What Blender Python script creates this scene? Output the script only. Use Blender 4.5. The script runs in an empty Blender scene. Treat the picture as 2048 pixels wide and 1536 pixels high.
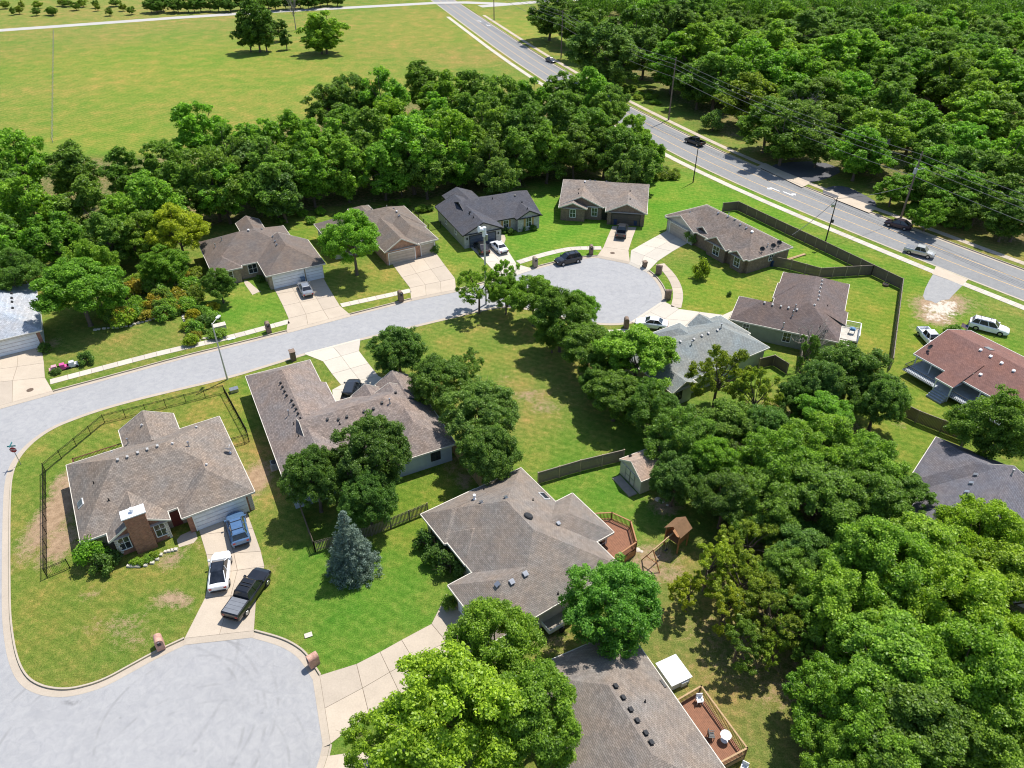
import bpy, bmesh, math, random
import numpy as np
from mathutils import Vector, Matrix, geometry
R = math.radians
SC = bpy.context.scene
COL = SC.collection

# ------------------------------------------------------------------ camera, sky, sun, exposure
CAM_H, CAM_F, CAM_PITCH = 57.0, 1469.0, R(35.945)      # height (m), focal length (px of a 2048 px wide frame), tilt below horizon
cam_data = bpy.data.cameras.new('camera')
cam_data.sensor_width = 36.0
cam_data.lens = CAM_F / 2048 * 36
cam_data.clip_start = 0.5
cam_data.clip_end = 4000
cam = bpy.data.objects.new('camera', cam_data)
COL.objects.link(cam)
cam.location = (0, 0, CAM_H)
cam.rotation_euler = (math.pi / 2 - CAM_PITCH, 0, 0)
SC.camera = cam

SUN_EL, SUN_AZ = R(62), R(41)                            # azimuth clockwise from +Y
world = bpy.data.worlds.new('World')
SC.world = world
world.use_nodes = True
wn = world.node_tree.nodes
sky_node = wn.new('ShaderNodeTexSky')
sky_node.sky_type = 'NISHITA'
sky_node.sun_disc = False
sky_node.sun_elevation = SUN_EL
sky_node.sun_rotation = SUN_AZ
sky_node.air_density = 1.0
sky_node.dust_density = 0.6
world.node_tree.links.new(sky_node.outputs[0], wn['Background'].inputs[0])
wn['Background'].inputs[1].default_value = 0.125
sun_data = bpy.data.lights.new('sun', 'SUN')
sun_data.energy = 4.6
sun_data.angle = R(0.53)
sun_data.color = (1.0, 0.955, 0.88)
sun = bpy.data.objects.new('sun', sun_data)
COL.objects.link(sun)
sun_dir = Vector((math.sin(SUN_AZ) * math.cos(SUN_EL), math.cos(SUN_AZ) * math.cos(SUN_EL), math.sin(SUN_EL)))
sun.rotation_euler = (-sun_dir).to_track_quat('-Z', 'Y').to_euler()
sun.location = (60, 80, 120)
SC.view_settings.view_transform = 'Standard'
SC.view_settings.look = 'None'
SC.view_settings.exposure = 0.5
SC.view_settings.gamma = 1.0
SC.cycles.max_bounces = 6
SC.cycles.diffuse_bounces = 3
SC.cycles.transmission_bounces = 4
SC.cycles.transparent_max_bounces = 4
SC.cycles.use_denoising = True
SC.cycles.pixel_filter_type = 'BLACKMAN_HARRIS'
SC.cycles.filter_width = 1.1

# ------------------------------------------------------------------ helpers
_c, _s = math.cos(CAM_PITCH), math.sin(CAM_PITCH)
def W(px, py, z=0.0):
    """where the view ray through a photo pixel meets the level z"""
    a = (px - 1024) / CAM_F; b = -(py - 768) / CAM_F
    d = (a, _c + b * _s, -_s + b * _c)
    t = (CAM_H - z) / -d[2]
    return Vector((d[0] * t, d[1] * t, z))
def W2(p): 
    q = W(p[0], p[1]); return (q.x, q.y)
def depth_at(v):
    return v.y * _c - (v.z - CAM_H) * _s
def tag(o, label=None, cat=None, group=None, kind=None):
    if label: o['label'] = label
    if cat: o['category'] = cat
    if group: o['group'] = group
    if kind: o['kind'] = kind
    return o
def empty(name, loc=(0, 0, 0), rz=0.0, label=None, cat=None, group=None, kind=None):
    o = bpy.data.objects.new(name, None)
    o.empty_display_size = 0.3
    COL.objects.link(o)
    o.location = loc; o.rotation_euler = (0, 0, rz)
    return tag(o, label, cat, group, kind)
def box_uv(me):
    n = len(me.loops)
    if n == 0: return
    uv = me.uv_layers.new(name='UVMap')
    co = np.zeros(len(me.vertices) * 3, 'f'); me.vertices.foreach_get('co', co); co = co.reshape(-1, 3)
    li = np.zeros(n, 'i'); me.loops.foreach_get('vertex_index', li)
    out = np.zeros((n, 2), 'f')
    for p in me.polygons:
        nx, ny, nz = abs(p.normal.x), abs(p.normal.y), abs(p.normal.z)
        sl = slice(p.loop_start, p.loop_start + p.loop_total)
        c = co[li[sl]]
        if nz >= nx and nz >= ny: out[sl] = c[:, [0, 1]]
        elif nx >= ny: out[sl] = c[:, [1, 2]]
        else: out[sl] = c[:, [0, 2]]
    uv.data.foreach_set('uv', out.ravel())
def link_mesh(name, me, mat, parent=None, loc=None):
    o = bpy.data.objects.new(name, me)
    COL.objects.link(o)
    if mat is not None and not me.materials:
        for m in (mat if isinstance(mat, (list, tuple)) else [mat]): me.materials.append(m)
    if parent is not None: o.parent = parent
    if loc is not None: o.location = loc
    return o
def mesh_obj(name, verts, faces, mat, parent=None, uvs=None, smooth=False, loc=None):
    me = bpy.data.meshes.new(name)
    me.from_pydata([tuple(v) for v in verts], [], faces)
    me.validate(); me.update()
    if uvs is not None:
        uv = me.uv_layers.new(name='UVMap'); i = 0
        for p in me.polygons:
            for k in range(p.loop_total):
                uv.data[p.loop_start + k].uv = uvs[i]; i += 1
    else:
        box_uv(me)
    if smooth:
        for p in me.polygons: p.use_smooth = True
    return link_mesh(name, me, mat, parent, loc)
def scopy(src, parent=None, loc=None, rz=None, scale=None):
    o = src.copy(); COL.objects.link(o)
    o.parent = parent
    if loc is not None: o.location = loc
    if rz is not None: o.rotation_euler = (0, 0, rz)
    if scale is not None: o.scale = scale
    return o
def copy_thing(src, loc, rz=0.0, scale=None, label=None, group=None):
    c = scopy(src, None, loc, rz, scale)
    for ch in list(src.children):
        d = ch.copy(); COL.objects.link(d); d.parent = c
        for g in list(ch.children):
            e = g.copy(); COL.objects.link(e); e.parent = d
    if label: c['label'] = label
    if group: c['group'] = group
    return c
class MB:
    """collects simple solids into one mesh"""
    def __init__(s): s.v = []; s.f = []
    def add(s, vs, fs):
        n = len(s.v); s.v += [tuple(v) for v in vs]; s.f += [tuple(i + n for i in f) for f in fs]; return s
    def box(s, x0, x1, y0, y1, z0, z1, T=None):
        vs = [Vector((x, y, z)) for z in (z0, z1) for x, y in ((x0, y0), (x1, y0), (x1, y1), (x0, y1))]
        if T is not None: vs = [T @ v for v in vs]
        return s.add(vs, [(3, 2, 1, 0), (4, 5, 6, 7), (0, 1, 5, 4), (1, 2, 6, 5), (2, 3, 7, 6), (3, 0, 4, 7)])
    def tube(s, p0, p1, r0, r1=None, n=8, cap=True):
        p0, p1 = Vector(p0), Vector(p1); r1 = r0 if r1 is None else r1
        d = (p1 - p0)
        if d.length < 1e-6: return s
        d.normalize()
        a = d.orthogonal().normalized(); b = d.cross(a)
        vs = []
        for p, r in ((p0, r0), (p1, r1)):
            for k in range(n):
                t = 2 * math.pi * k / n
                vs.append(p + a * (r * math.cos(t)) + b * (r * math.sin(t)))
        fs = [(k, (k + 1) % n, n + (k + 1) % n, n + k) for k in range(n)]
        if cap: fs += [tuple(range(n - 1, -1, -1)), tuple(range(n, 2 * n))]
        return s.add(vs, fs)
    def beam(s, p0, p1, w, h):
        """rectangular bar, w across (horizontal), h high, centred on the line"""
        p0, p1 = Vector(p0), Vector(p1); d = (p1 - p0).normalized()
        side = Vector((-d.y, d.x, 0))
        side = side.normalized() if side.length > 1e-5 else Vector((1, 0, 0))
        up = d.cross(side) * -1 if d.cross(side).z < 0 else d.cross(side)
        vs = []
        for p in (p0, p1):
            for i, j in ((-1, -1), (1, -1), (1, 1), (-1, 1)): vs.append(p + side * (i * w / 2) + up * (j * h / 2))
        return s.add(vs, [(0, 1, 2, 3), (7, 6, 5, 4), (0, 4, 5, 1), (1, 5, 6, 2), (2, 6, 7, 3), (3, 7, 4, 0)])
    def prism(s, poly, z0, z1):
        n = len(poly)
        vs = [(p[0], p[1], z0) for p in poly] + [(p[0], p[1], z1) for p in poly]
        return s.add(vs, [tuple(range(n - 1, -1, -1)), tuple(range(n, 2 * n))] + [(k, (k + 1) % n, n + (k + 1) % n, n + k) for k in range(n)])
    def dome(s, c, r, rz=None, n=12, m=5, z0=0.0):
        rz = rz or r; c = Vector(c); vs = []; fs = []
        for j in range(m):
            t = z0 + (math.pi / 2 - z0) * j / m
            for k in range(n):
                a = 2 * math.pi * k / n
                vs.append((c.x + r * math.cos(t) * math.cos(a), c.y + r * math.cos(t) * math.sin(a), c.z + rz * math.sin(t)))
        vs.append((c.x, c.y, c.z + rz))
        for j in range(m - 1):
            for k in range(n): fs.append((j * n + k, j * n + (k + 1) % n, (j + 1) * n + (k + 1) % n, (j + 1) * n + k))
        for k in range(n): fs.append(((m - 1) * n + k, (m - 1) * n + (k + 1) % n, m * n))
        fs.append(tuple(range(n - 1, -1, -1)))
        return s.add(vs, fs)
    def build(s, name, mat, parent=None, smooth=False, loc=None):
        return mesh_obj(name, s.v, s.f, mat, parent, smooth=smooth, loc=loc)

def offset_line(pts, d):
    """polyline moved sideways by d (positive = left of travel)"""
    out = []
    n = len(pts)
    for i in range(n):
        p = Vector(pts[i][:2])
        t0 = (p - Vector(pts[i - 1][:2])).normalized() if i > 0 else None
        t1 = (Vector(pts[i + 1][:2]) - p).normalized() if i < n - 1 else None
        if t0 is None: t0 = t1
        if t1 is None: t1 = t0
        n0 = Vector((-t0.y, t0.x)); n1 = Vector((-t1.y, t1.x))
        m = n0 + n1
        m = n0 if m.length < 1e-6 else m.normalized()
        k = max(0.5, m.dot(n0))
        out.append((p.x + m.x * d / k, p.y + m.y * d / k))
    return out
def strip(name, pts, a, b, z, mat, parent=None, kind=None, label=None):
    """flat ribbon between sideways offsets a and b"""
    A, B = offset_line(pts, a), offset_line(pts, b)
    vs = [(x, y, z) for x, y in A] + [(x, y, z) for x, y in B]
    n = len(pts)
    fs = [(i, i + 1, n + i + 1, n + i) if a < b else (n + i, n + i + 1, i + 1, i) for i in range(n - 1)]
    o = mesh_obj(name, vs, fs, mat, parent)
    if kind: o['kind'] = kind
    if label: o['label'] = label
    return o
def resample(pts, step):
    out = [Vector(pts[0][:2])]
    for i in range(len(pts) - 1):
        a, b = Vector(pts[i][:2]), Vector(pts[i + 1][:2])
        n = max(1, int((b - a).length / step + .5))
        for k in range(1, n + 1): out.append(a.lerp(b, k / n))
    return [(p.x, p.y) for p in out]
def smooth_line(pts, it=2):
    P = [Vector(p[:2]) for p in pts]
    for _ in range(it):
        Q = [P[0]]
        for i in range(len(P) - 1):
            Q += [P[i].lerp(P[i + 1], .25), P[i].lerp(P[i + 1], .75)]
        Q.append(P[-1]); P = Q
    return [(p.x, p.y) for p in P]
def in_poly(x, y, poly):
    c = False; j = len(poly) - 1
    for i in range(len(poly)):
        xi, yi = poly[i]; xj, yj = poly[j]
        if (yi > y) != (yj > y) and x < (xj - xi) * (y - yi) / (yj - yi) + xi: c = not c
        j = i
    return c

# ------------------------------------------------------------------ materials
def new_mat(name):
    m = bpy.data.materials.new(name); m.use_nodes = True
    nt = m.node_tree; nt.nodes.clear()
    out = nt.nodes.new('ShaderNodeOutputMaterial')
    b = nt.nodes.new('ShaderNodeBsdfPrincipled')
    nt.links.new(b.outputs[0], out.inputs[0])
    return m, nt, b
def N(nt, t, **kw):
    n = nt.nodes.new(t)
    for k, v in kw.items(): setattr(n, k, v)
    return n
def coords(nt, which='Object'):
    return N(nt, 'ShaderNodeTexCoord').outputs[which]
def noise(nt, vec, scale, detail=4, rough=.55, dist=0.0):
    n = N(nt, 'ShaderNodeTexNoise'); n.inputs['Scale'].default_value = scale; n.inputs['Detail'].default_value = detail
    n.inputs['Roughness'].default_value = rough; n.inputs['Distortion'].default_value = dist
    nt.links.new(vec, n.inputs['Vector']); return n.outputs['Fac']
def ramp(nt, fac, stops):
    r = N(nt, 'ShaderNodeValToRGB'); e = r.color_ramp.elements
    while len(e) < len(stops): e.new(0.5)
    for i, (p, c) in enumerate(stops): e[i].position = p; e[i].color = (*c, 1) if len(c) == 3 else c
    nt.links.new(fac, r.inputs[0]); return r.outputs[0]
def mixc(nt, fac, a, b, mode='MIX'):
    m = N(nt, 'ShaderNodeMix', data_type='RGBA', blend_type=mode)
    for s, v in ((0, fac), (6, a), (7, b)):
        if isinstance(v, (int, float)): m.inputs[s].default_value = v
        elif isinstance(v, tuple): m.inputs[s].default_value = (*v, 1)
        else: nt.links.new(v, m.inputs[s])
    return m.outputs[2]
def math_n(nt, op, a, b=0.0):
    m = N(nt, 'ShaderNodeMath', operation=op)
    for i, v in enumerate((a, b)):
        if isinstance(v, (int, float)): m.inputs[i].default_value = v
        else: nt.links.new(v, m.inputs[i])
    return m.outputs[0]
def bump(nt, b, h, strength=.3, dist=.02):
    n = N(nt, 'ShaderNodeBump'); n.inputs['Strength'].default_value = strength; n.inputs['Distance'].default_value = dist
    nt.links.new(h, n.inputs['Height']); nt.links.new(n.outputs[0], b.inputs['Normal'])
def grey(c, k): return tuple(max(0, x * k) for x in c)
_mats = {}
def M(name, base, rough=.8, var=.18, scale=2.0, metallic=0.0, spec=.3, bmp=0.0, bscale=30):
    """plain surface with uneven tone"""
    if name in _mats: return _mats[name]
    m, nt, b = new_mat(name)
    c = coords(nt)
    f = noise(nt, c, scale, 6)
    f2 = noise(nt, c, scale * 11, 3)
    col = ramp(nt, f, [(.3, grey(base, 1 - var)), (.7, grey(base, 1 + var))])
    col = mixc(nt, .35 * min(1, var * 3), col, ramp(nt, f2, [(.3, grey(base, 1 - 1.6 * var)), (.7, grey(base, 1 + 1.4 * var))]))
    nt.links.new(col, b.inputs['Base Color'])
    b.inputs['Roughness'].default_value = rough
    b.inputs['Metallic'].default_value = metallic
    b.inputs['Specular IOR Level'].default_value = spec
    if bmp: bump(nt, b, noise(nt, c, bscale, 4), bmp)
    _mats[name] = m
    return m
def shingle_mat(name, base, warm=(1.08, 1.0, .92), cool=(.93, 1.0, 1.06), contrast=.22):
    m, nt, b = new_mat(name)
    uv = coords(nt, 'UV'); ob = coords(nt)
    br = N(nt, 'ShaderNodeTexBrick'); nt.links.new(uv, br.inputs['Vector'])
    br.inputs['Scale'].default_value = 1.0; br.inputs['Brick Width'].default_value = .33; br.inputs['Row Height'].default_value = .145
    br.inputs['Mortar Size'].default_value = .014; br.inputs['Mortar Smooth'].default_value = .3; br.inputs['Bias'].default_value = .0
    br.inputs['Color1'].default_value = (*grey(base, 1 - contrast), 1); br.inputs['Color2'].default_value = (*grey(base, 1 + contrast), 1)
    br.inputs['Mortar'].default_value = (*grey(base, .42), 1)
    big = noise(nt, ob, .35, 5, .6)
    tone = ramp(nt, big, [(.3, warm), (.7, cool)])
    col = mixc(nt, 1.0, br.outputs['Color'], tone, 'MULTIPLY')
    fine = ramp(nt, noise(nt, uv, 5.0, 3, .7), [(.25, (.84, .84, .84)), (.75, (1.16, 1.155, 1.15))])
    col = mixc(nt, 1.0, col, fine, 'MULTIPLY')
    streak = ramp(nt, noise(nt, ob, .9, 4, .7, 1.5), [(.35, (.86, .86, .87)), (.65, (1.1, 1.09, 1.07))])
    col = mixc(nt, 1.0, col, streak, 'MULTIPLY')
    nt.links.new(col, b.inputs['Base Color'])
    b.inputs['Roughness'].default_value = .9; b.inputs['Specular IOR Level'].default_value = .2
    bump(nt, b, br.outputs['Fac'], -.5, .015)
    return m
def brick_mat(name, c1, c2, mortar=(.5, .46, .4), bw=.22, rh=.075):
    m, nt, b = new_mat(name)
    uv = coords(nt, 'UV')
    br = N(nt, 'ShaderNodeTexBrick'); nt.links.new(uv, br.inputs['Vector'])
    br.inputs['Scale'].default_value = 1.0; br.inputs['Brick Width'].default_value = bw; br.inputs['Row Height'].default_value = rh
    br.inputs['Mortar Size'].default_value = .008
    br.inputs['Color1'].default_value = (*c1, 1); br.inputs['Color2'].default_value = (*c2, 1); br.inputs['Mortar'].default_value = (*mortar, 1)
    f = ramp(nt, noise(nt, uv, 2.3, 5, .7), [(.3, (.65, .65, .66)), (.7, (1.25, 1.2, 1.15))])
    nt.links.new(mixc(nt, 1.0, br.outputs['Color'], f, 'MULTIPLY'), b.inputs['Base Color'])
    b.inputs['Roughness'].default_value = .88
    bump(nt, b, br.outputs['Fac'], -.4, .01)
    return m
def siding_mat(name, base, pitch=.16, vertical=False):
    m, nt, b = new_mat(name)
    uv = coords(nt, 'UV')
    sep = N(nt, 'ShaderNodeSeparateXYZ'); nt.links.new(uv, sep.inputs[0])
    x = math_n(nt, 'FRACT', math_n(nt, 'DIVIDE', sep.outputs[0 if vertical else 1], pitch))
    line = ramp(nt, x, [(0.0, (.5, .5, .5)), (.1, (1, 1, 1))])
    tone = ramp(nt, noise(nt, uv, 1.2, 5), [(.3, grey(base, .88)), (.7, grey(base, 1.1))])
    nt.links.new(mixc(nt, 1.0, tone, line, 'MULTIPLY'), b.inputs['Base Color'])
    b.inputs['Roughness'].default_value = .6
    bump(nt, b, x, .35, .02)
    return m
def paint(name, c, rough=.28, metallic=.0, coat=.6):
    if name in _mats: return _mats[name]
    m, nt, b = new_mat(name)
    col = ramp(nt, noise(nt, coords(nt), 3.0, 5), [(.3, grey(c, .9)), (.7, grey(c, 1.08))])
    nt.links.new(col, b.inputs['Base Color'])
    b.inputs['Roughness'].default_value = rough; b.inputs['Metallic'].default_value = metallic
    b.inputs['Coat Weight'].default_value = coat; b.inputs['Coat Roughness'].default_value = .06
    _mats[name] = m; return m
def leaf_mat(name, dark, light, trans=.42):
    m, nt, b = new_mat(name)
    nt.nodes.remove(b)
    out = nt.nodes['Material Output']
    info = N(nt, 'ShaderNodeObjectInfo'); geo = N(nt, 'ShaderNodeNewGeometry')
    c = ramp(nt, geo.outputs['Random Per Island'], [(0.0, dark), (1.0, light)])
    patch = ramp(nt, noise(nt, coords(nt), .55, 3), [(.3, (.8, .84, .9)), (.7, (1.15, 1.12, .95))])
    c = mixc(nt, 1.0, c, patch, 'MULTIPLY')
    c = mixc(nt, 1.0, c, info.outputs['Color'], 'MULTIPLY')
    dif = N(nt, 'ShaderNodeBsdfDiffuse'); tr = N(nt, 'ShaderNodeBsdfTranslucent'); gl = N(nt, 'ShaderNodeBsdfGlossy')
    gl.inputs['Roughness'].default_value = .42; gl.inputs['Color'].default_value = (.55, .6, .5, 1)
    nt.links.new(c, dif.inputs['Color'])
    nt.links.new(mixc(nt, 1.0, c, (1.3, 1.42, .7), 'MULTIPLY'), tr.inputs['Color'])
    mx = N(nt, 'ShaderNodeMixShader'); mx.inputs[0].default_value = trans
    nt.links.new(dif.outputs[0], mx.inputs[1]); nt.links.new(tr.outputs[0], mx.inputs[2])
    mx2 = N(nt, 'ShaderNodeMixShader'); mx2.inputs[0].default_value = .025
    nt.links.new(mx.outputs[0], mx2.inputs[1]); nt.links.new(gl.outputs[0], mx2.inputs[2])
    nt.links.new(mx2.outputs[0], out.inputs[0])
    return m
# ------------------------------------------------------------------ ground, streets, pavements
def grass_mat():
    m, nt, b = new_mat('lawn')
    at = N(nt, 'ShaderNodeAttribute', attribute_name='lawn'); dt = N(nt, 'ShaderNodeAttribute', attribute_name='bare')
    geo = N(nt, 'ShaderNodeNewGeometry'); c = geo.outputs['Position']
    n1 = noise(nt, c, .22, 6, .65); n2 = noise(nt, c, 1.6, 6, .75); n3 = noise(nt, c, 9.0, 3, .7)
    t1 = ramp(nt, n1, [(.3, (.68, .92, .75)), (.5, (1.0, 1.0, 1.0)), (.68, (1.5, 1.08, 1.4))])
    t2 = ramp(nt, n2, [(.3, (.58, .72, .6)), (.5, (1.0, 1.0, 1.0)), (.7, (1.7, 1.25, 1.8))])
    t3 = ramp(nt, n3, [(.3, (.5, .56, .5)), (.7, (1.5, 1.42, 1.5))])
    t0 = ramp(nt, noise(nt, c, .035, 5, .6), [(.32, (.85, 1.0, .85)), (.68, (1.22, 1.02, 1.15))])
    mp = N(nt, 'ShaderNodeMapping'); mp.inputs['Rotation'].default_value = (0, 0, R(-62)); nt.links.new(c, mp.inputs['Vector'])
    wv = N(nt, 'ShaderNodeTexWave'); wv.inputs['Scale'].default_value = .28; wv.inputs['Distortion'].default_value = 1.6; wv.inputs['Detail'].default_value = 2; wv.inputs['Detail Scale'].default_value = .4
    nt.links.new(mp.outputs[0], wv.inputs['Vector'])
    mow = ramp(nt, wv.outputs['Fac'], [(.3, (.93, .95, .93)), (.7, (1.08, 1.05, 1.06))])
    col = mixc(nt, 1.0, at.outputs['Color'], t1, 'MULTIPLY'); col = mixc(nt, 1.0, col, t0, 'MULTIPLY'); col = mixc(nt, .9, col, mow, 'MULTIPLY')
    col = mixc(nt, 1.0, col, t2, 'MULTIPLY'); col = mixc(nt, .9, col, t3, 'MULTIPLY')
    soil = ramp(nt, noise(nt, c, 1.3, 6, .7), [(.3, (.27, .18, .11)), (.7, (.48, .34, .22))])
    f = math_n(nt, 'ADD', dt.outputs['Fac'], math_n(nt, 'MULTIPLY', math_n(nt, 'SUBTRACT', n2, .5), 1.1))
    f = math_n(nt, 'ADD', f, math_n(nt, 'MULTIPLY', math_n(nt, 'SUBTRACT', n3, .5), .8))
    fr = ramp(nt, f, [(.38, (0, 0, 0)), (.7, (1, 1, 1))])
    col = mixc(nt, fr, col, soil)
    gt = N(nt, 'ShaderNodeAttribute', attribute_name='stone')
    fg = math_n(nt, 'ADD', gt.outputs['Fac'], math_n(nt, 'MULTIPLY', math_n(nt, 'SUBTRACT', n2, .5), 1.6))
    col = mixc(nt, ramp(nt, fg, [(.42, (0, 0, 0)), (.6, (1, 1, 1))]), col, ramp(nt, n3, [(.3, (.5, .42, .33)), (.7, (.74, .68, .58))]))
    nt.links.new(col, b.inputs['Base Color'])
    b.inputs['Roughness'].default_value = .95; b.inputs['Specular IOR Level'].default_value = .05
    bump(nt, b, math_n(nt, 'ADD', n3, math_n(nt, 'MULTIPLY', noise(nt, c, 26, 2, .8), .6)), .9, .12)
    return m
def asphalt_mat(name, base, rings=(), stains=()):
    m, nt, b = new_mat(name)
    geo = N(nt, 'ShaderNodeNewGeometry'); c = geo.outputs['Position']
    col = ramp(nt, noise(nt, c, .16, 7, .62), [(.3, grey(base, .84)), (.7, grey(base, 1.1))])
    col = mixc(nt, .7, col, ramp(nt, noise(nt, c, 24, 3, .8), [(.3, grey(base, .72)), (.72, grey(base, 1.26))]))
    col = mixc(nt, 1.0, col, ramp(nt, noise(nt, c, 1.3, 6, .7, .8), [(.3, (.86, .87, .89)), (.62, (1.05, 1.05, 1.04))]), 'MULTIPLY')
    vor = N(nt, 'ShaderNodeTexVoronoi', feature='DISTANCE_TO_EDGE'); vor.inputs['Scale'].default_value = .16
    w = N(nt, 'ShaderNodeVectorMath', operation='ADD'); nz = N(nt, 'ShaderNodeTexNoise'); nz.inputs['Scale'].default_value = .7
    nt.links.new(c, nz.inputs['Vector']); nt.links.new(c, w.inputs[0]); nt.links.new(nz.outputs['Color'], w.inputs[1]); nt.links.new(w.outputs[0], vor.inputs['Vector'])
    crack = ramp(nt, vor.outputs['Distance'], [(.0, (.86, .86, .87)), (.008, (1, 1, 1))])
    col = mixc(nt, .35, col, mixc(nt, 1.0, col, crack, 'MULTIPLY'))
    sep = N(nt, 'ShaderNodeSeparateXYZ'); nt.links.new(c, sep.inputs[0])
    soft = noise(nt, c, .5, 3, .6)
    for (cx, cy, rad, wd, k) in rings:                      # faint tyre marks where cars turn round
        sub = N(nt, 'ShaderNodeVectorMath', operation='SUBTRACT'); sub.inputs[1].default_value = (cx, cy, ZR); nt.links.new(c, sub.inputs[0])
        ln = N(nt, 'ShaderNodeVectorMath', operation='LENGTH'); nt.links.new(sub.outputs[0], ln.inputs[0])
        d = math_n(nt, 'ABSOLUTE', math_n(nt, 'SUBTRACT', ln.outputs['Value'], rad))
        line = ramp(nt, math_n(nt, 'DIVIDE', d, wd), [(.35, (1, 1, 1)), (1.0, (0, 0, 0))])
        vis = ramp(nt, soft, [(.45, (0, 0, 0)), (.62, (1, 1, 1))])
        f = math_n(nt, 'MULTIPLY', math_n(nt, 'MULTIPLY', line, vis), k)
        col = mixc(nt, f, col, grey(base, .62))
    for (sx, sy, rx, ry, k) in stains:                      # oil and tar stains
        a_ = math_n(nt, 'DIVIDE', math_n(nt, 'SUBTRACT', sep.outputs[0], sx), rx); b_ = math_n(nt, 'DIVIDE', math_n(nt, 'SUBTRACT', sep.outputs[1], sy), ry)
        q = math_n(nt, 'ADD', math_n(nt, 'MULTIPLY', a_, a_), math_n(nt, 'MULTIPLY', b_, b_))
        q = math_n(nt, 'ADD', q, math_n(nt, 'MULTIPLY', noise(nt, c, 3.0, 4, .7), 1.4))
        col = mixc(nt, math_n(nt, 'MULTIPLY', ramp(nt, q, [(.5, (1, 1, 1)), (1.0, (0, 0, 0))]), k), col, grey(base, .45))
    nt.links.new(col, b.inputs['Base Color'])
    b.inputs['Roughness'].default_value = .9; b.inputs['Specular IOR Level'].default_value = .2
    bump(nt, b, noise(nt, c, 60, 2), .25, .01)
    return m
def concrete_mat(name, base, stain=.2):
    m, nt, b = new_mat(name)
    geo = N(nt, 'ShaderNodeNewGeometry'); c = geo.outputs['Position']; info = N(nt, 'ShaderNodeObjectInfo')
    col = ramp(nt, noise(nt, c, .45, 7, .68, .6), [(.28, grey(base, 1 - stain)), (.68, grey(base, 1.08))])
    col = mixc(nt, .5, col, ramp(nt, noise(nt, c, 7, 5, .8), [(.3, grey(base, .8)), (.7, grey(base, 1.15))]))
    col = mixc(nt, 1.0, col, ramp(nt, info.outputs['Random'], [(0, (.9, .9, .91)), (1, (1.07, 1.06, 1.04))]), 'MULTIPLY')
    nt.links.new(col, b.inputs['Base Color'])
    b.inputs['Roughness'].default_value = .88; b.inputs['Specular IOR Level'].default_value = .2
    bump(nt, b, noise(nt, c, 30, 3), .2, .01)
    return m
LAWN = grass_mat()
ZR = -0.13                                                # road level below the lawns
_st = [(*W2(p), rx, ry, k) for p, rx, ry, k in [((142, 1404), 1.6, .5, .7), ((522, 1424), .35, .2, .7), ((240, 1434), .25, .2, .5), ((1100, 545), .5, .4, .4), ((1160, 620), .6, .4, .35), ((420, 735), .4, .3, .5), ((800, 640), .5, .3, .4), ((90, 850), .5, .4, .4), ((390, 1500), .4, .3, .4)]]
ASPH = asphalt_mat('street_asphalt', (.325, .322, .325), [(-27, 32, 6.2, .16, .45), (-27, 32, 7.8, .16, .4), (-31, 30, 9.5, .18, .45), (-31, 30, 11.2, .18, .4), (-24, 27, 7.0, .15, .4), (-24, 27, 8.5, .15, .35), (-38, 36, 14, .2, .35), (13, 105, 7.5, .2, .3), (13, 105, 9.2, .2, .3), (11, 104, 5.0, .2, .25)], _st)
HWY = asphalt_mat('highway_asphalt', (.235, .233, .23))
CONC = concrete_mat('driveway_concrete', (.46, .39, .31))
CONC_NEW = concrete_mat('pale_concrete', (.50, .455, .385), .14)
KERBC = concrete_mat('kerb_concrete', (.42, .36, .29))
JOINT = M('joint_filler', (.16, .125, .09), .95)

def chain(px, smooth=0):
    p = [W2(q) for q in px]
    return smooth_line(p, smooth) if smooth else p
SEG = [
 ('open', [(-240, 874), (0, 811), (105.6, 782)], 0),
 ('kerb', [(105.6, 782), (240, 746), (360, 713), (460, 689), (573, 661)], 1),
 ('open', [(573, 661), (699, 628)], 0),
 ('kerb', [(699, 628), (822, 597)], 0),
 ('open', [(822, 597), (912, 579)], 0),
 ('kerb', [(912, 579), (1000, 556)], 0),
 ('open', [(1000, 556), (1060, 536)], 0),
 ('kerb', [(1060, 536), (1115, 522), (1156, 513.6), (1195, 511)], 2),
 ('open', [(1195, 511), (1222, 513), (1252, 521), (1279, 531), (1298, 541)], 1),
 ('kerb', [(1298, 541), (1310, 550), (1327, 572), (1333, 592), (1330, 604)], 2),
 ('open', [(1330, 604), (1322, 616), (1298, 632.6), (1268, 645)], 1),
 ('kerb', [(1268, 645), (1235, 650), (1197, 649), (1150, 643), (1110, 632), (1060, 619), (1010, 613), (965, 621), (920, 632), (820, 656), (721, 680)], 2),
 ('open', [(721, 680), (611, 709)], 0),
 ('kerb', [(611, 709), (530, 734), (455, 757), (339, 784), (250, 806), (193, 823), (153, 837), (110, 854), (75, 876), (50, 899), (33, 922), (24, 945), (19, 975), (17, 1050), (17, 1200), (20, 1253), (30, 1313), (49, 1354), (79, 1373), (118, 1380), (153, 1377), (205, 1362), (260, 1332), (309, 1305), (369, 1277)], 2),
 ('open', [(369, 1277), (410, 1268), (451, 1263), (508, 1262)], 1),
 ('kerb', [(508, 1262), (560, 1276), (589, 1290), (612, 1308), (639, 1351)], 2),
 ('open', [(639, 1351), (652, 1386), (659, 1423), (661, 1455), (660, 1489)], 1),
 ('kerb', [(660, 1489), (655, 1512)], 0),
]
road_poly = []
segs = []
for kind, px, sm in SEG:
    p = chain(px, sm); segs.append((kind, p))
    road_poly += p if not road_poly else p[1:]
cx, cy, cr = -25.64, 29.97, 11.11                          # lower turning circle goes on below the frame
a0 = math.atan2(road_poly[-1][1] - cy, road_poly[-1][0] - cx)
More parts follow.
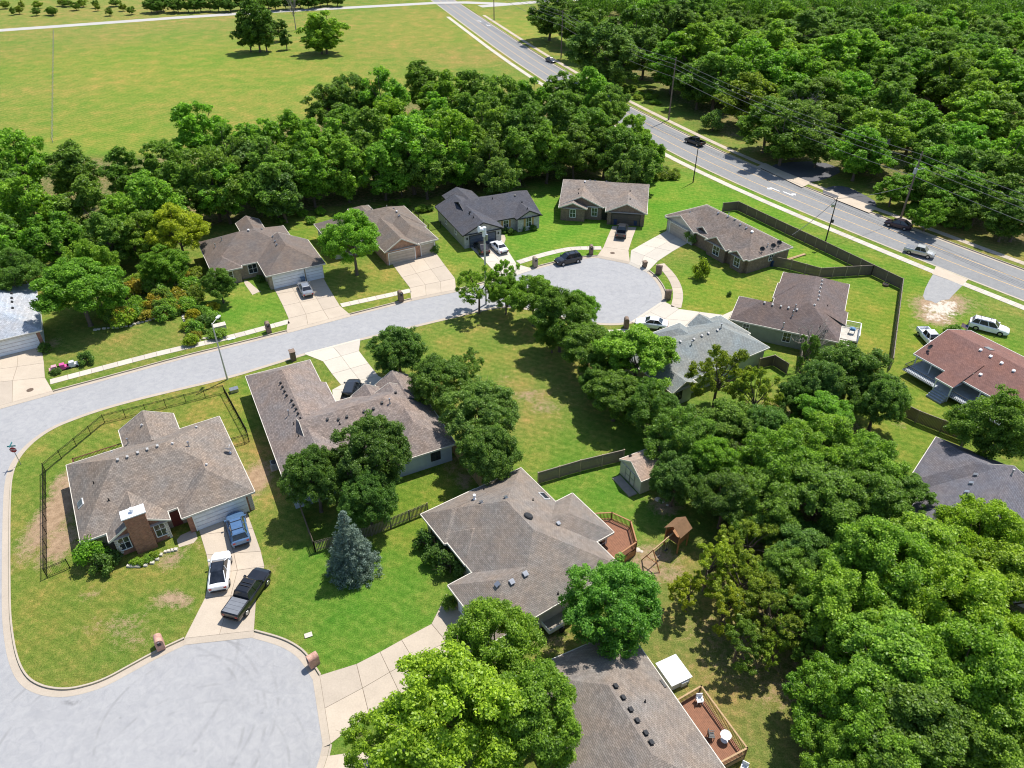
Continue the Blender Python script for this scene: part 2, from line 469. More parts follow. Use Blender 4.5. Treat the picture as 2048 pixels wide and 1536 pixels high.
tail = [(cx + cr * math.cos(a0 - t), cy + cr * math.sin(a0 - t)) for t in [k * .18 for k in range(1, 16)]]
wx = W(17, 1200).x - 8.4
tail += [(wx + 1.5, 32), (wx, 38), (wx - 1, 48), (wx - 5, 57), (wx - 10, 62), (-95, 58), (-150, 30), (-152, 40)]
road_poly += tail
hw_left = [W2(p) for p in [(895, 25), (1064, 150), (1305, 287), (1500, 381), (1872, 533), (2048, 602)]]
def extend(pts, d0, d1):
    a, b = Vector(pts[0]), Vector(pts[1]); p = a - (b - a).normalized() * d0
    c, d = Vector(pts[-2]), Vector(pts[-1]); q = d + (d - c).normalized() * d1
    return [(p.x, p.y)] + list(pts) + [(q.x, q.y)]
hw_left = smooth_line(extend(hw_left, 140, 70), 2)[::-1]    # travelling away from the camera: road on the right, verge on the left
HWW = 11.2
hw_right = offset_line(hw_left, -HWW)
hw_poly = hw_left + hw_right[::-1]
def ccw(poly):
    a = sum(poly[i][0] * poly[(i + 1) % len(poly)][1] - poly[(i + 1) % len(poly)][0] * poly[i][1] for i in range(len(poly)))
    return list(poly) if a > 0 else list(poly)[::-1]

# lawn tint: natural variety between plots, dry and worn patches
ZONES = [  # photo pixel, radius m, colour, weight
 ((700, 1230), 11, (0.095, 0.224, 0.023), 1.6), ((1200, 985), 9, (0.105, 0.224, 0.025), 1.6), ((560, 1200), 5, (0.159, 0.209, 0.037), .8),
 ((230, 1230), 15, (0.175, 0.209, 0.037), 1.6), ((300, 1330), 9, (0.164, 0.192, 0.043), 1.2), ((60, 1050), 8, (0.159, 0.209, 0.037), 1.2), ((140, 870), 9, (0.171, 0.220, 0.037), 1.2),
 ((380, 820), 9, (0.175, 0.209, 0.037), 1.4), ((480, 800), 5, (0.131, 0.231, 0.025), 1.2), ((500, 960), 5, (0.230, 0.231, 0.063), 1.2),
 ((960, 720), 10, (0.175, 0.220, 0.037), 1.6), ((1020, 800), 8, (0.210, 0.214, 0.057), 1.6), ((1090, 880), 8, (0.149, 0.220, 0.033), 1.4), ((1000, 680), 8, (0.190, 0.220, 0.047), 1.2),
 ((250, 680), 12, (0.149, 0.198, 0.037), 1.4), ((490, 615), 8, (0.110, 0.242, 0.023), 1.6), ((760, 570), 8, (0.180, 0.220, 0.037), 1.4), ((640, 470), 7, (0.155, 0.220, 0.028), 1.2), ((900, 520), 7, (0.149, 0.231, 0.029), 1.2),
 ((1100, 440), 14, (0.110, 0.247, 0.023), 1.6), ((1140, 480), 9, (0.126, 0.254, 0.025), 1.4), ((1330, 400), 14, (0.110, 0.254, 0.021), 1.6), ((1500, 440), 10, (0.126, 0.259, 0.023), 1.6), ((1640, 520), 8, (0.121, 0.254, 0.023), 1.6),
 ((1430, 590), 8, (0.155, 0.242, 0.025), 1.5), ((1740, 640), 10, (0.180, 0.242, 0.031), 1.8), ((1610, 520), 4, (0.121, 0.254, 0.023), 1.4), ((1830, 640), 8, (0.155, 0.231, 0.025), 1.4),
 ((1830, 560), 8, (0.155, 0.231, 0.028), 1.4), ((2000, 600), 8, (0.171, 0.220, 0.043), 1.2), ((1850, 800), 8, (0.155, 0.231, 0.028), 1.5), ((1800, 900), 6, (0.149, 0.231, 0.029), 1.4), ((1990, 700), 6, (0.149, 0.231, 0.029), 1.2),
 ((1480, 720), 6, (0.121, 0.242, 0.025), 1.4), ((850, 1030), 6, (0.155, 0.220, 0.025), 1.2), ((1500, 1330), 10, (0.200, 0.198, 0.057), 1.2), ((1330, 1130), 6, (0.210, 0.209, 0.057), 1.0),
 ((300, 150), 45, (0.185, 0.237, 0.037), 1.6), ((60, 180), 20, (0.200, 0.220, 0.047), 1.4), ((620, 200), 35, (0.194, 0.231, 0.040), 1.4), ((860, 60), 40, (0.200, 0.220, 0.044), 1.4), ((200, 280), 18, (0.159, 0.237, 0.031), 1.4),
 ((960, 110), 16, (0.210, 0.209, 0.052), 1.2), ((1060, 60), 22, (0.200, 0.242, 0.041), 1.4), ((1260, 180), 10, (0.159, 0.220, 0.033), 1.2), ((300, 20), 60, (0.210, 0.220, 0.057), 1.0), ((1480, 320), 9, (0.200, 0.209, 0.057), 1.2), ((1940, 480), 8, (0.200, 0.198, 0.052), 1.4),
]
BARE = [  # worn soil: pixel, radius x, radius y, strength
 ((115, 1020), 2.0, 7.0, .95), ((128, 965), 1.5, 2.6, .8), ((120, 1090), 1.7, 3.2, .85), ((512, 958), 1.7, 3.0, .95), ((500, 990), 1.0, 2.0, .5), ((338, 1122), 1.6, 1.2, .75), ((342, 1197), 2.0, 1.0, .8), ((365, 1205), 1.2, .8, .7),
 ((185, 1185), 1.6, .9, .55), ((235, 1250), 4.5, 1.6, .5), ((265, 1285), 3.0, 1.4, .46), ((505, 1020), .9, .9, .6), ((385, 1090), 1.6, 1.0, .55), ((545, 1130), 1.2, 1.6, .45), ((300, 1090), 1.2, .8, .5),
 ((1060, 790), 2.8, 1.6, .62), ((1090, 815), 2.6, 1.6, .6), ((1010, 760), 2.2, 2.2, .4), ((960, 650), 3.0, 1.5, .35), ((1120, 850), 2.0, 2.0, .35),
 ((1880, 610), 4.2, 3.0, .95), ((1870, 635), 3.0, 2.4, .9), ((1905, 600), 3.2, 2.4, .75), ((1850, 620), 2.0, 2.5, .7), ((1900, 650), 2.5, 2.0, .5), ((1830, 655), 1.4, 2.0, .45), ((1960, 610), 2.4, 2.4, .4),
 ((1300, 1110), 3.0, 1.6, .75), ((1290, 1140), 2.6, 2.0, .75), ((1340, 1150), 3.0, 1.6, .6), ((1330, 1010), 2.0, 2.0, .75), ((1260, 930), .8, .8, .6), ((1500, 1320), 6.0, 3.0, .5), ((1440, 1260), 4.0, 2.5, .5), ((1580, 1380), 5.0, 3.0, .5), ((1100, 1280), 2.0, 1.6, .6),
 ((1500, 300), 6, 2.4, .5), ((1460, 270), 5, 2.5, .5), ((1640, 350), 4, 2.5, .5), ((1800, 850), 1.0, 1.0, .6), ((110, 735), 1.6, 1.2, .5), ((385, 640), 1.2, 2.0, .55), ((375, 670), 1.4, 1.6, .6), ((100, 690), 1.6, 2.6, .6),
 ((740, 330), 60, 1, 0), ((905, 930), .9, 2.0, .7), ((930, 960), .9, 2.0, .7),
]
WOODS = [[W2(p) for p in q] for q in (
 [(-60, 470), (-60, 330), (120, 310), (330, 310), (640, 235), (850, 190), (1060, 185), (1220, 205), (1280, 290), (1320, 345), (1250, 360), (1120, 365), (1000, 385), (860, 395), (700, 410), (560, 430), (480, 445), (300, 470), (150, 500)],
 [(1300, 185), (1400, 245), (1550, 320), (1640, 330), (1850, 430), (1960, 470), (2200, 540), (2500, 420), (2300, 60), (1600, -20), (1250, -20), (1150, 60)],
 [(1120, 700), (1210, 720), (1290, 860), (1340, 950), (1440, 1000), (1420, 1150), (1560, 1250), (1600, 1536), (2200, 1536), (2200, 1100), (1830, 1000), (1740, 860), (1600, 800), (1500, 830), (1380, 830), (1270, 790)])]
def ground_tint(x, y):
    wsum, c = .35, Vector((.145, .2, .036)) * .35
    for p, r, col, w in ZW:
        d2 = ((x - p[0]) ** 2 + (y - p[1]) ** 2) / (r * r)
        if d2 < 9:
            k = w * math.exp(-d2 * 1.3); wsum += k; c += Vector(col) * k
    c = c / wsum
    bare = 0.0
    for p, rx, ry, s in BW:
        d2 = ((x - p[0]) / rx) ** 2 + ((y - p[1]) / ry) ** 2
        if d2 < 6: bare = max(bare, s * math.exp(-d2 * .7))
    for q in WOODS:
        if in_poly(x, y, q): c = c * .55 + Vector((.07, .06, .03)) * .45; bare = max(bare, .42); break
    stone = 0.0
    for p, rx, ry, st in SW:
        d2 = ((x - p[0]) / rx) ** 2 + ((y - p[1]) / ry) ** 2
        if d2 < 6: stone = max(stone, st * math.exp(-d2 * .7))
    return c, bare, stone
ZW = [(W2(p), r, c, w) for p, r, c, w in ZONES]
SW = [(W2(p), rx, ry, q) for p, rx, ry, q in [((1882, 618), 2.6, 2.0, .75), ((1893, 608), 2.4, 1.4, .7), ((1868, 634), 1.8, 1.6, .65), ((1866, 612), 1.6, 1.2, .6), ((1888, 640), 1.8, 1.4, .5)]]
BW = [(W2(p), rx, ry, s) for p, rx, ry, s in BARE if s > 0]

def build_ground():
    rnd = random.Random(5)
    pts, faces = [], []
    for poly in (ccw(road_poly), ccw(hw_poly)):
        faces.append(list(range(len(pts), len(pts) + len(poly)))); pts += [Vector(p) for p in poly]
    def grid(x0, x1, y0, y1, s, skip=None):
        y = y0
        while y <= y1:
            x = x0
            while x <= x1:
                if not (skip and skip[0] < x < skip[1] and skip[2] < y < skip[3]):
                    pts.append(Vector((x + rnd.uniform(-.3, .3) * s, y + rnd.uniform(-.3, .3) * s)))
                x += s
            y += s
    grid(-82, 82, 18, 150, 1.15)
    grid(-230, 230, -10, 420, 5.5, (-82, 82, 18, 150))
    grid(-1600, 1600, -700, 2300, 160, (-230, 230, -10, 420))
    v, e, f, ov, oe, of = geometry.delaunay_2d_cdt(pts, [], faces, 0, 1e-4, True)
    keep = [fc for fc, o in zip(f, of) if not o]
    used = sorted({i for fc in keep for i in fc}); mp = {i: k for k, i in enumerate(used)}
    me = bpy.data.meshes.new('ground')
    me.from_pydata([(v[i].x, v[i].y, 0.0) for i in used], [], [[mp[i] for i in fc] for fc in keep])
    me.update()
    me.attributes.new('lawn', 'FLOAT_COLOR', 'POINT'); me.attributes.new('bare', 'FLOAT', 'POINT'); me.attributes.new('stone', 'FLOAT', 'POINT')
    cols, bares, stones = [], [], []
    for i in used:
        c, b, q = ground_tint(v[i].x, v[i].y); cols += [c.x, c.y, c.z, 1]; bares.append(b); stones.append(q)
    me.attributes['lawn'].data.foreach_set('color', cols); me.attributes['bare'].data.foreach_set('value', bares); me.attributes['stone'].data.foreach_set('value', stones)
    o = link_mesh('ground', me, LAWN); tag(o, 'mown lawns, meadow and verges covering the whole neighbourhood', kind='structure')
    return o
ground = build_ground()

def flat_poly(name, poly, z, mat, parent=None, kind=None, label=None):
    poly = ccw(poly)
    v, e, f, a, b, c = geometry.delaunay_2d_cdt([Vector(p) for p in poly], [], [list(range(len(poly)))], 0, 1e-4, True)
    fs = []
    for t, og in zip(f, c):
        if not og: continue
        p = [v[i] for i in t]
        ar = sum(p[i].x * p[(i + 1) % len(p)].y - p[(i + 1) % len(p)].x * p[i].y for i in range(len(p)))
        fs.append(t if ar > 0 else t[::-1])
    o = mesh_obj(name, [(p.x, p.y, z) for p in v], fs, mat, parent)
    if kind: o['kind'] = kind
    if label: o['label'] = label
    return o
street = flat_poly('street', road_poly, ZR, ASPH, kind='structure', label='pale grey residential street with two turning circles')
highway = flat_poly('highway', hw_poly, ZR, HWY, kind='structure', label='three-lane main road crossing the upper right')

kerb_root = empty('kerb', kind='structure', label='tan concrete kerb and gutter along the residential street')
def kerb(pts, parent):
    n = len(pts)
    A = pts; B = offset_line(pts, .17)
    vs = [(x, y, ZR - .02) for x, y in A] + [(x, y, .03) for x, y in offset_line(pts, .02)] + [(x, y, .035) for x, y in B] + [(x, y, -.02) for x, y in B]
    fs = []
    for i in range(n - 1):
        for k in range(3): fs.append((k * n + i, k * n + i + 1, (k + 1) * n + i + 1, (k + 1) * n + i))
    fs += [(0, n, 2 * n, 3 * n), (n - 1, 4 * n - 1, 3 * n - 1, 2 * n - 1)]
    mesh_obj('kerbstone', vs, fs, KERBC, parent)
gut = [p for k, s in segs for p in (s if k else s)]
for k, s in segs:
    if k == 'kerb': kerb(s, kerb_root)
full = [segs[0][1][0]]
for k, s in segs: full += s[1:]
strip('gutter', full, -.62, 0.0, ZR + .012, KERBC, kerb_root)
hk = empty('highway_kerb', kind='structure', label='concrete kerb and gutter along the main road')
def cut(pts, a, b):
    """piece of a dense polyline between the points nearest a and b"""
    P = resample(pts, 1.0)
    i = min(range(len(P)), key=lambda k: (P[k][0] - a[0]) ** 2 + (P[k][1] - a[1]) ** 2)
    j = min(range(len(P)), key=lambda k: (P[k][0] - b[0]) ** 2 + (P[k][1] - b[1]) ** 2)
    return P[min(i, j):max(i, j) + 1]
hlr = hw_left; far, nearp = hw_left[-1], hw_left[0]
kd1, kd2 = W2((1872, 533)), W2((1936, 558))
for a, b in ((nearp, kd2), (kd1, W2((1572, 412))), (W2((1545, 400)), W2((905, 33)))): kerb(cut(hw_left, a, b), hk)
hw_r = hw_right[::-1]
def n1(px): return W2(px)
for a, b in ((n1((975, 30)), n1((1515, 336))), (n1((1604, 375)), n1((1668, 399))), (n1((1738, 427)), hw_r[-1])): kerb(cut(hw_r, a, b), hk)
strip('gutter', hw_left, -.55, 0, ZR + .012, KERBC, hk); strip('gutter', hw_r, -.55, 0, ZR + .012, KERBC, hk)

# slabs -------------------------------------------------------------
def slab_grid(root, rows, cols, mat, z=.03, gap=.03, thick=.06, name='slab'):
    """rows: list of (left xy, right xy) across the drive, from the street inwards"""
    for i in range(len(rows) - 1):
        (a, b), (c, d) = rows[i], rows[i + 1]
        a, b, c, d = (Vector(q) for q in (a, b, c, d))
        for k in range(cols):
            q = [a.lerp(b, k / cols), a.lerp(b, (k + 1) / cols), c.lerp(d, (k + 1) / cols), c.lerp(d, k / cols)]
            m = sum(q, Vector((0, 0))) / 4
            q = [p + (m - p).normalized() * gap for p in q]
            ar = sum(q[j].x * q[(j + 1) % 4].y - q[(j + 1) % 4].x * q[j].y for j in range(4))
            if ar < 0: q = q[::-1]
            MB().prism([(p.x - m.x, p.y - m.y) for p in q], z - thick + .01, z).build(name, mat, root, loc=(m.x, m.y, 0))
def driveway(label, px_rows, cols, mat=None, split=2, lip=True, name='driveway'):
    mat = mat or CONC
    root = empty(name, kind='structure', label=label)
    rows = [(W2(a), W2(b)) for a, b in px_rows]
    fine = [rows[0]]
    for i in range(len(rows) - 1):
        for s in range(1, split + 1):
            t = s / split
            fine.append(tuple((rows[i][j][0] * (1 - t) + rows[i + 1][j][0] * t, rows[i][j][1] * (1 - t) + rows[i + 1][j][1] * t) for j in (0, 1)))
    poly = [r[0] for r in rows] + [r[1] for r in rows[::-1]]
    flat_poly('joint_bed', poly, .012, JOINT, root)
    slab_grid(root, fine, cols, mat)
    if lip:
        a, b = Vector(rows[0][0]), Vector(rows[0][1]); inn = (Vector(rows[1][0]) + Vector(rows[1][1])) / 2 - (a + b) / 2
        n_ = Vector((-(b - a).y, (b - a).x)).normalized()
        if n_.dot(inn) > 0: n_ = -n_
        vs = [(a.x, a.y, .028), (b.x, b.y, .028), (b.x + n_.x * .6, b.y + n_.y * .6, ZR + .02), (a.x + n_.x * .6, a.y + n_.y * .6, ZR + .02)]
        mesh_obj('apron_lip', vs, [(0, 1, 2, 3)] if n_.cross(b - a) > 0 else [(3, 2, 1, 0)], mat, root)
    return root
driveway('curving concrete drive with cars beside the brick-chimney house', [((369, 1277), (508, 1262)), ((410, 1196), (513, 1188)), ((420, 1149), (529, 1133)), ((413, 1110), (522, 1103)), ((401, 1070), (506, 1057)), ((392, 1046), (490, 1014))], 2, split=1)
driveway('tan concrete drive from lower turning circle to the large centre house', [((639, 1351), (661, 1488)), ((713, 1328), (738, 1428)), ((760, 1304), (800, 1388)), ((803, 1280), (850, 1358)), ((863, 1248), (925, 1322)), ((893, 1188), (985, 1292))], 2, split=1)
driveway('concrete drive at the bottom edge under the bright tree', [((655, 1512), (640, 1560)), ((740, 1500), (740, 1560)), ((860, 1490), (860, 1570))], 1, split=1)
driveway('pale new concrete drive of the L-shaped grey house', [((611, 709), (721, 680)), ((646, 723), (718, 702)), ((664, 748), (737, 727)), ((682, 770), (757, 752)), ((664, 780), (790, 770)), ((668, 806), (800, 800))], 2, CONC_NEW, split=1)
driveway('wide concrete drive with a silver car and white garage doors', [((573, 661), (699, 628)), ((577, 637), (680, 612)), ((566, 612), (667, 591)), ((554, 588), (655, 571)), ((543, 571), (643, 549))], 3, split=1)
driveway('wide concrete drive before the orange brick garage gable', [((822, 597), (912, 579)), ((820, 576), (910, 557)), ((804, 555), (890, 531)), ((785, 529), (871, 505))], 3, split=1)
driveway('concrete drive with black and white cars before the dark-roofed house', [((1000, 556), (1060, 536)), ((969, 522), (1033, 528)), ((955, 508), (1019, 506)), ((937, 492), (1001, 476))], 2, CONC_NEW, split=1)
driveway('concrete drive with a pickup before the brown brick gables', [((1195, 511), (1260, 524)), ((1207, 494), (1257, 501)), ((1216, 472), (1265, 476)), ((1225, 452), (1273, 455))], 1, split=1)
driveway('angled concrete drive of the house with four front gables', [((1260, 524), (1298, 541)), ((1262, 501), (1316, 522)), ((1283, 489), (1345, 503)), ((1310, 474), (1366, 491)), ((1340, 458), (1392, 478))], 2, CONC_NEW, split=1)
driveway('broad concrete apron shared by two houses at the upper turning circle', [((1330, 604), (1268, 645)), ((1358, 618), (1300, 658)), ((1400, 624), (1360, 662)), ((1446, 630), (1410, 668)), ((1466, 621), (1440, 672))], 2, CONC_NEW, split=1)
driveway('two-car concrete drive at the left edge', [((-60, 828), (105.6, 782)), ((-40, 768), (90, 755)), ((-20, 741), (88, 726)), ((-10, 716), (82, 689))], 2, split=1)
# worn asphalt drives off the main road
def patch(name, px, mat, label, z=.016):
    return flat_poly(name, smooth_line([W2(p) for p in px] + [W2(px[0])], 1)[:-1], z, mat, kind='structure', label=label)
OLD = asphalt_mat('old_asphalt', (.30, .295, .29)); DARKA = asphalt_mat('dark_asphalt', (.105, .105, .115))
o = flat_poly('side_road', [W2(p) for p in [(1868, 545), (1928, 568), (1918, 578), (1906, 590), (1898, 599), (1884, 600), (1872, 607), (1862, 602), (1850, 600), (1846, 592), (1850, 578), (1858, 562)]], .016, OLD, kind='structure', label='short cracked asphalt spur off the main road')
patch('side_road', [(1528, 338), (1600, 368), (1650, 360), (1690, 340), (1640, 322), (1560, 325)], DARKA, 'dark asphalt drive entering the woods from the main road', .014)
patch('side_road', [(1668, 396), (1735, 424), (1760, 408), (1720, 385), (1690, 372), (1660, 372), (1640, 385)], DARKA, 'dark asphalt drive under the trees near the leaning pole', .018)
# concrete crossings at the main road
for lab, q in (('concrete crossing of the cracked asphalt spur', [(1872, 533), (1936, 559), (1926, 570), (1864, 548)]), ('concrete crossing of the wooded drive nearer the centre', [(1515, 333), (1604, 375), (1618, 368), (1530, 326)]), ('concrete crossing of the wooded drive below the leaning pole', [(1668, 398), (1738, 426), (1752, 418), (1684, 390)])):
    flat_poly('pavement', [W2(p) for p in q], .04, CONC, kind='structure', label=lab)

# sidewalks: slab by slab
def sidewalk(label, pts, d0, d1, step=1.5, mat=None, name='sidewalk', z=.03):
    root = empty(name, kind='structure', label=label)
    mat = mat or CONC_NEW
    P = resample(pts, step); A, B = offset_line(P, d0), offset_line(P, d1)
    strip('joint_bed', P, d0, d1, .012, JOINT, root)
    slab_grid(root, list(zip(A, B)), 1, mat, z=z, gap=.025)
    return root
sidewalk('sidewalk along the left lawns and garden', smooth_line([W2(p) for p in [(100, 764), (240, 727), (337, 702), (460, 675), (578, 643)]], 1), -.65, .65)
sidewalk('short sidewalk between the two upper left drives', [W2(p) for p in [(682, 611), (821, 581)]], -.65, .65)
sidewalk('curved sidewalk before the dark-roofed and brown brick houses', smooth_line([W2(p) for p in [(1036, 525), (1080, 511), (1121, 501), (1148, 496.5), (1203, 496)]], 1), -.7, .7)
sidewalk('curved sidewalk round the right of the upper turning circle', smooth_line([W2(p) for p in [(1320, 528), (1340, 548), (1353, 570), (1357, 592), (1352, 615)]], 1), -.8, .8, mat=CONC)
sidewalk('short sidewalk south of the upper turning circle', [W2(p) for p in [(1262, 660), (1232, 664), (1190, 664), (1140, 660)]], -.6, .6)
sidewalk('sidewalk along the near side of the main road', cut(hw_left, W2((905, 33)), hw_left[0]), 1.5, 3.0, 2.4)
sidewalk('sidewalk along the far side of the main road', cut(hw_r, n1((975, 30)), hw_r[-1]), 1.5, 2.9, 2.4, CONC)

# painted lines and arrows on the main road
YEL = M('yellow_road_paint', (.62, .40, .17), .7, .25, 3); WHT = M('white_road_paint', (.72, .72, .7), .7, .2, 3)
for d in (-.355 * HWW, -.645 * HWW):
    o = strip('road_line', resample(hw_left, 6), d - .07, d + .07, ZR + .008, YEL, kind='structure', label='yellow turn-lane line along the main road')
def arrow(px, ang, flip, label):
    mb = MB(); f = -1 if flip else 1
    pts = [(-1.6, -.12), (.35, -.12), (.55, -.02 * f), (.55, .5), (.85, .5), (.3, 1.15), (-.25, .5), (.1, .5), (.1, .2), (-1.6, .12)]
    pts = [(x * 1.15, y * f * 1.15) for x, y in pts]
    c, s = math.cos(ang), math.sin(ang); w = W(px[0], px[1], ZR)
    o = flat_poly('turn_arrow', [(w.x + x * c - y * s, w.y + x * s + y * c) for x, y in pts], ZR + .012, WHT)
    tag(o, label, kind='structure')
dirh = math.atan2(W2((1500, 366))[1] - W2((1600, 409))[1], W2((1500, 366))[0] - W2((1600, 409))[0])
dirf = math.atan2(W2((930, 30))[1] - W2((1000, 80))[1], W2((930, 30))[0] - W2((1000, 80))[0])
arrow((1546, 377), dirh, False, 'white turn arrow, left one of the pair before the wooded drive')
arrow((1580, 389), dirh + math.pi, False, 'white turn arrow, right one of the pair before the wooded drive')
arrow((960, 42), dirf, False, 'white turn arrow nearer the far junction'); arrow((975, 51), dirf + math.pi, False, 'white turn arrow just below the far junction')
# country road across the top
cr_ = [W2(p) for p in [(-260, 78), (0, 61), (456, 28), (760, 12), (905, 4), (1010, 8)]]
o = strip('country_road', smooth_line(cr_, 1), -3.0, 3.0, .02, asphalt_mat('pale_road', (.42, .40, .37)), kind='structure', label='narrow pale country road across the top left')
strip('country_road', [W2((960, 13)), W2((1100, 2)), W2((1300, -8))], -3, 3, .024, _mats.get('x') or bpy.data.materials['pale_road'], kind='structure', label='pale country road continuing right of the far junction')
# ------------------------------------------------------------------ houses
TRIM = M('cream_trim', (.62, .58, .5), .55, .06); TRIMW = M('white_trim', (.74, .74, .72), .5, .05)
GLASS = None
def glass_mat():
    m, nt, b = new_mat('window_glass')
    nt.links.new(ramp(nt, noise(nt, coords(nt), 1.3, 3), [(.3, (.012, .016, .022)), (.7, (.05, .06, .07))]), b.inputs['Base Color'])
    b.inputs['Roughness'].default_value = .06; b.inputs['Specular IOR Level'].default_value = .7
    return m
GLASS = glass_mat()
DARKM = M('dark_metal', (.03, .03, .032), .5, .1); METAL = M('galvanised_metal', (.36, .37, .39), .35, .15, 3, .7)
WHITEM = M('white_metal', (.75, .76, .78), .4, .05); RUBBER = M('black_rubber', (.015, .015, .016), .8, .1)
GDOOR_W = siding_mat('white_garage_panel', (.74, .75, .77), .52); GDOOR_T = siding_mat('tan_garage_panel', (.45, .38, .31), .52)
GDOOR_B = siding_mat('blue_grey_garage_panel', (.075, .09, .12), .52); GDOOR_BR = siding_mat('brown_garage_panel', (.085, .07, .058), .52)
BRICK_R = brick_mat('red_brown_brick', (.27, .095, .055), (.36, .155, .09), (.34, .25, .19))
BRICK_O = brick_mat('orange_brick', (.36, .17, .10), (.46, .25, .16), (.45, .36, .28))
BRICK_B = brick_mat('brown_brick', (.15, .095, .065), (.22, .15, .105), (.26, .22, .18))
BRICK_T = brick_mat('tan_brick', (.27, .21, .15), (.35, .28, .2), (.4, .36, .3))
BRICK_G = brick_mat('grey_brick', (.36, .35, .33), (.46, .44, .42), (.5, .49, .47))
SID_BL = siding_mat('blue_grey_siding', (.40, .45, .52)); SID_GR = siding_mat('sage_siding', (.27, .29, .24)); SID_BE = siding_mat('beige_siding', (.46, .44, .39))
SID_GN = siding_mat('pale_green_siding', (.36, .40, .31)); SID_W = siding_mat('white_siding', (.66, .67, .68)); SID_DK = siding_mat('charcoal_siding', (.05, .06, .06), .25)
QUOIN = M('pale_stone', (.52, .47, .4), .85, .2)
SH_A = shingle_mat('weathered_brown_shingle', (0.231, 0.194, 0.166)); SH_B = shingle_mat('mauve_brown_shingle', (0.237, 0.195, 0.175)); SH_C = shingle_mat('grey_brown_shingle', (0.230, 0.198, 0.173), contrast=.16)
SH_D = shingle_mat('taupe_shingle', (0.173, 0.142, 0.125), contrast=.14); SH_E = shingle_mat('umber_shingle', (0.189, 0.156, 0.132), contrast=.15); SH_F = shingle_mat('charcoal_shingle', (0.084, 0.085, 0.100), contrast=.15)
SH_G = shingle_mat('sandy_grey_shingle', (0.249, 0.209, 0.182)); SH_H = shingle_mat('brown_grey_shingle', (0.196, 0.161, 0.142)); SH_I = shingle_mat('dark_mauve_shingle', (0.155, 0.120, 0.111), contrast=.15)
SH_J = shingle_mat('sage_grey_shingle', (0.236, 0.255, 0.250), contrast=.13); SH_K = shingle_mat('brick_red_shingle', (0.209, 0.112, 0.095), contrast=.13); SH_L = shingle_mat('slate_shingle', (0.143, 0.136, 0.152), contrast=.18)
SH_N = shingle_mat('light_blue_grey_shingle', (0.396, 0.423, 0.469), contrast=.16); SH_S = shingle_mat('pinkish_tan_shingle', (0.420, 0.316, 0.252), contrast=.13)

LVENT = M('light_vent', (.42, .41, .4), .5, .1)
class House: pass
def clip(poly, f):
    """keep the part of a plan polygon where f(p) >= 0 (f linear)"""
    out = []
    for i in range(len(poly)):
        a, b = poly[i], poly[(i + 1) % len(poly)]
        fa, fb = f(a), f(b)
        if fa >= 0: out.append(a)
        if (fa >= 0) != (fb >= 0):
            t = fa / (fa - fb); out.append((a[0] + (b[0] - a[0]) * t, a[1] + (b[1] - a[1]) * t))
    return out
def area(p): return abs(sum(p[i][0] * p[(i + 1) % len(p)][1] - p[(i + 1) % len(p)][0] * p[i][1] for i in range(len(p)))) / 2 if len(p) > 2 else 0
def B(u0, v0, u1, v1, planes, p=.5, ze=2.7, oh=.4, wall=None, hp=None, base=0.0, nowall=''):
    """one roof block: eave rectangle, which sides slope (the others are gables), pitch, eave height"""
    d = dict(r=(u0, v0, u1, v1), ze=ze, oh=oh if isinstance(oh, dict) else {k: oh for k in 'SNWE'}, wall=wall or {}, base=base, nowall=nowall)
    pl = {}
    for k in planes: pl[k] = (hp or {}).get(k, p)
    d['pl'] = pl
    return d
def plane_fn(b, k):
    u0, v0, u1, v1 = b['r']; p = b['pl'][k]; ze = b['ze']
    return {'S': lambda q: ze + p * (q[1] - v0), 'N': lambda q: ze + p * (v1 - q[1]), 'W': lambda q: ze + p * (q[0] - u0), 'E': lambda q: ze + p * (u1 - q[0])}[k]
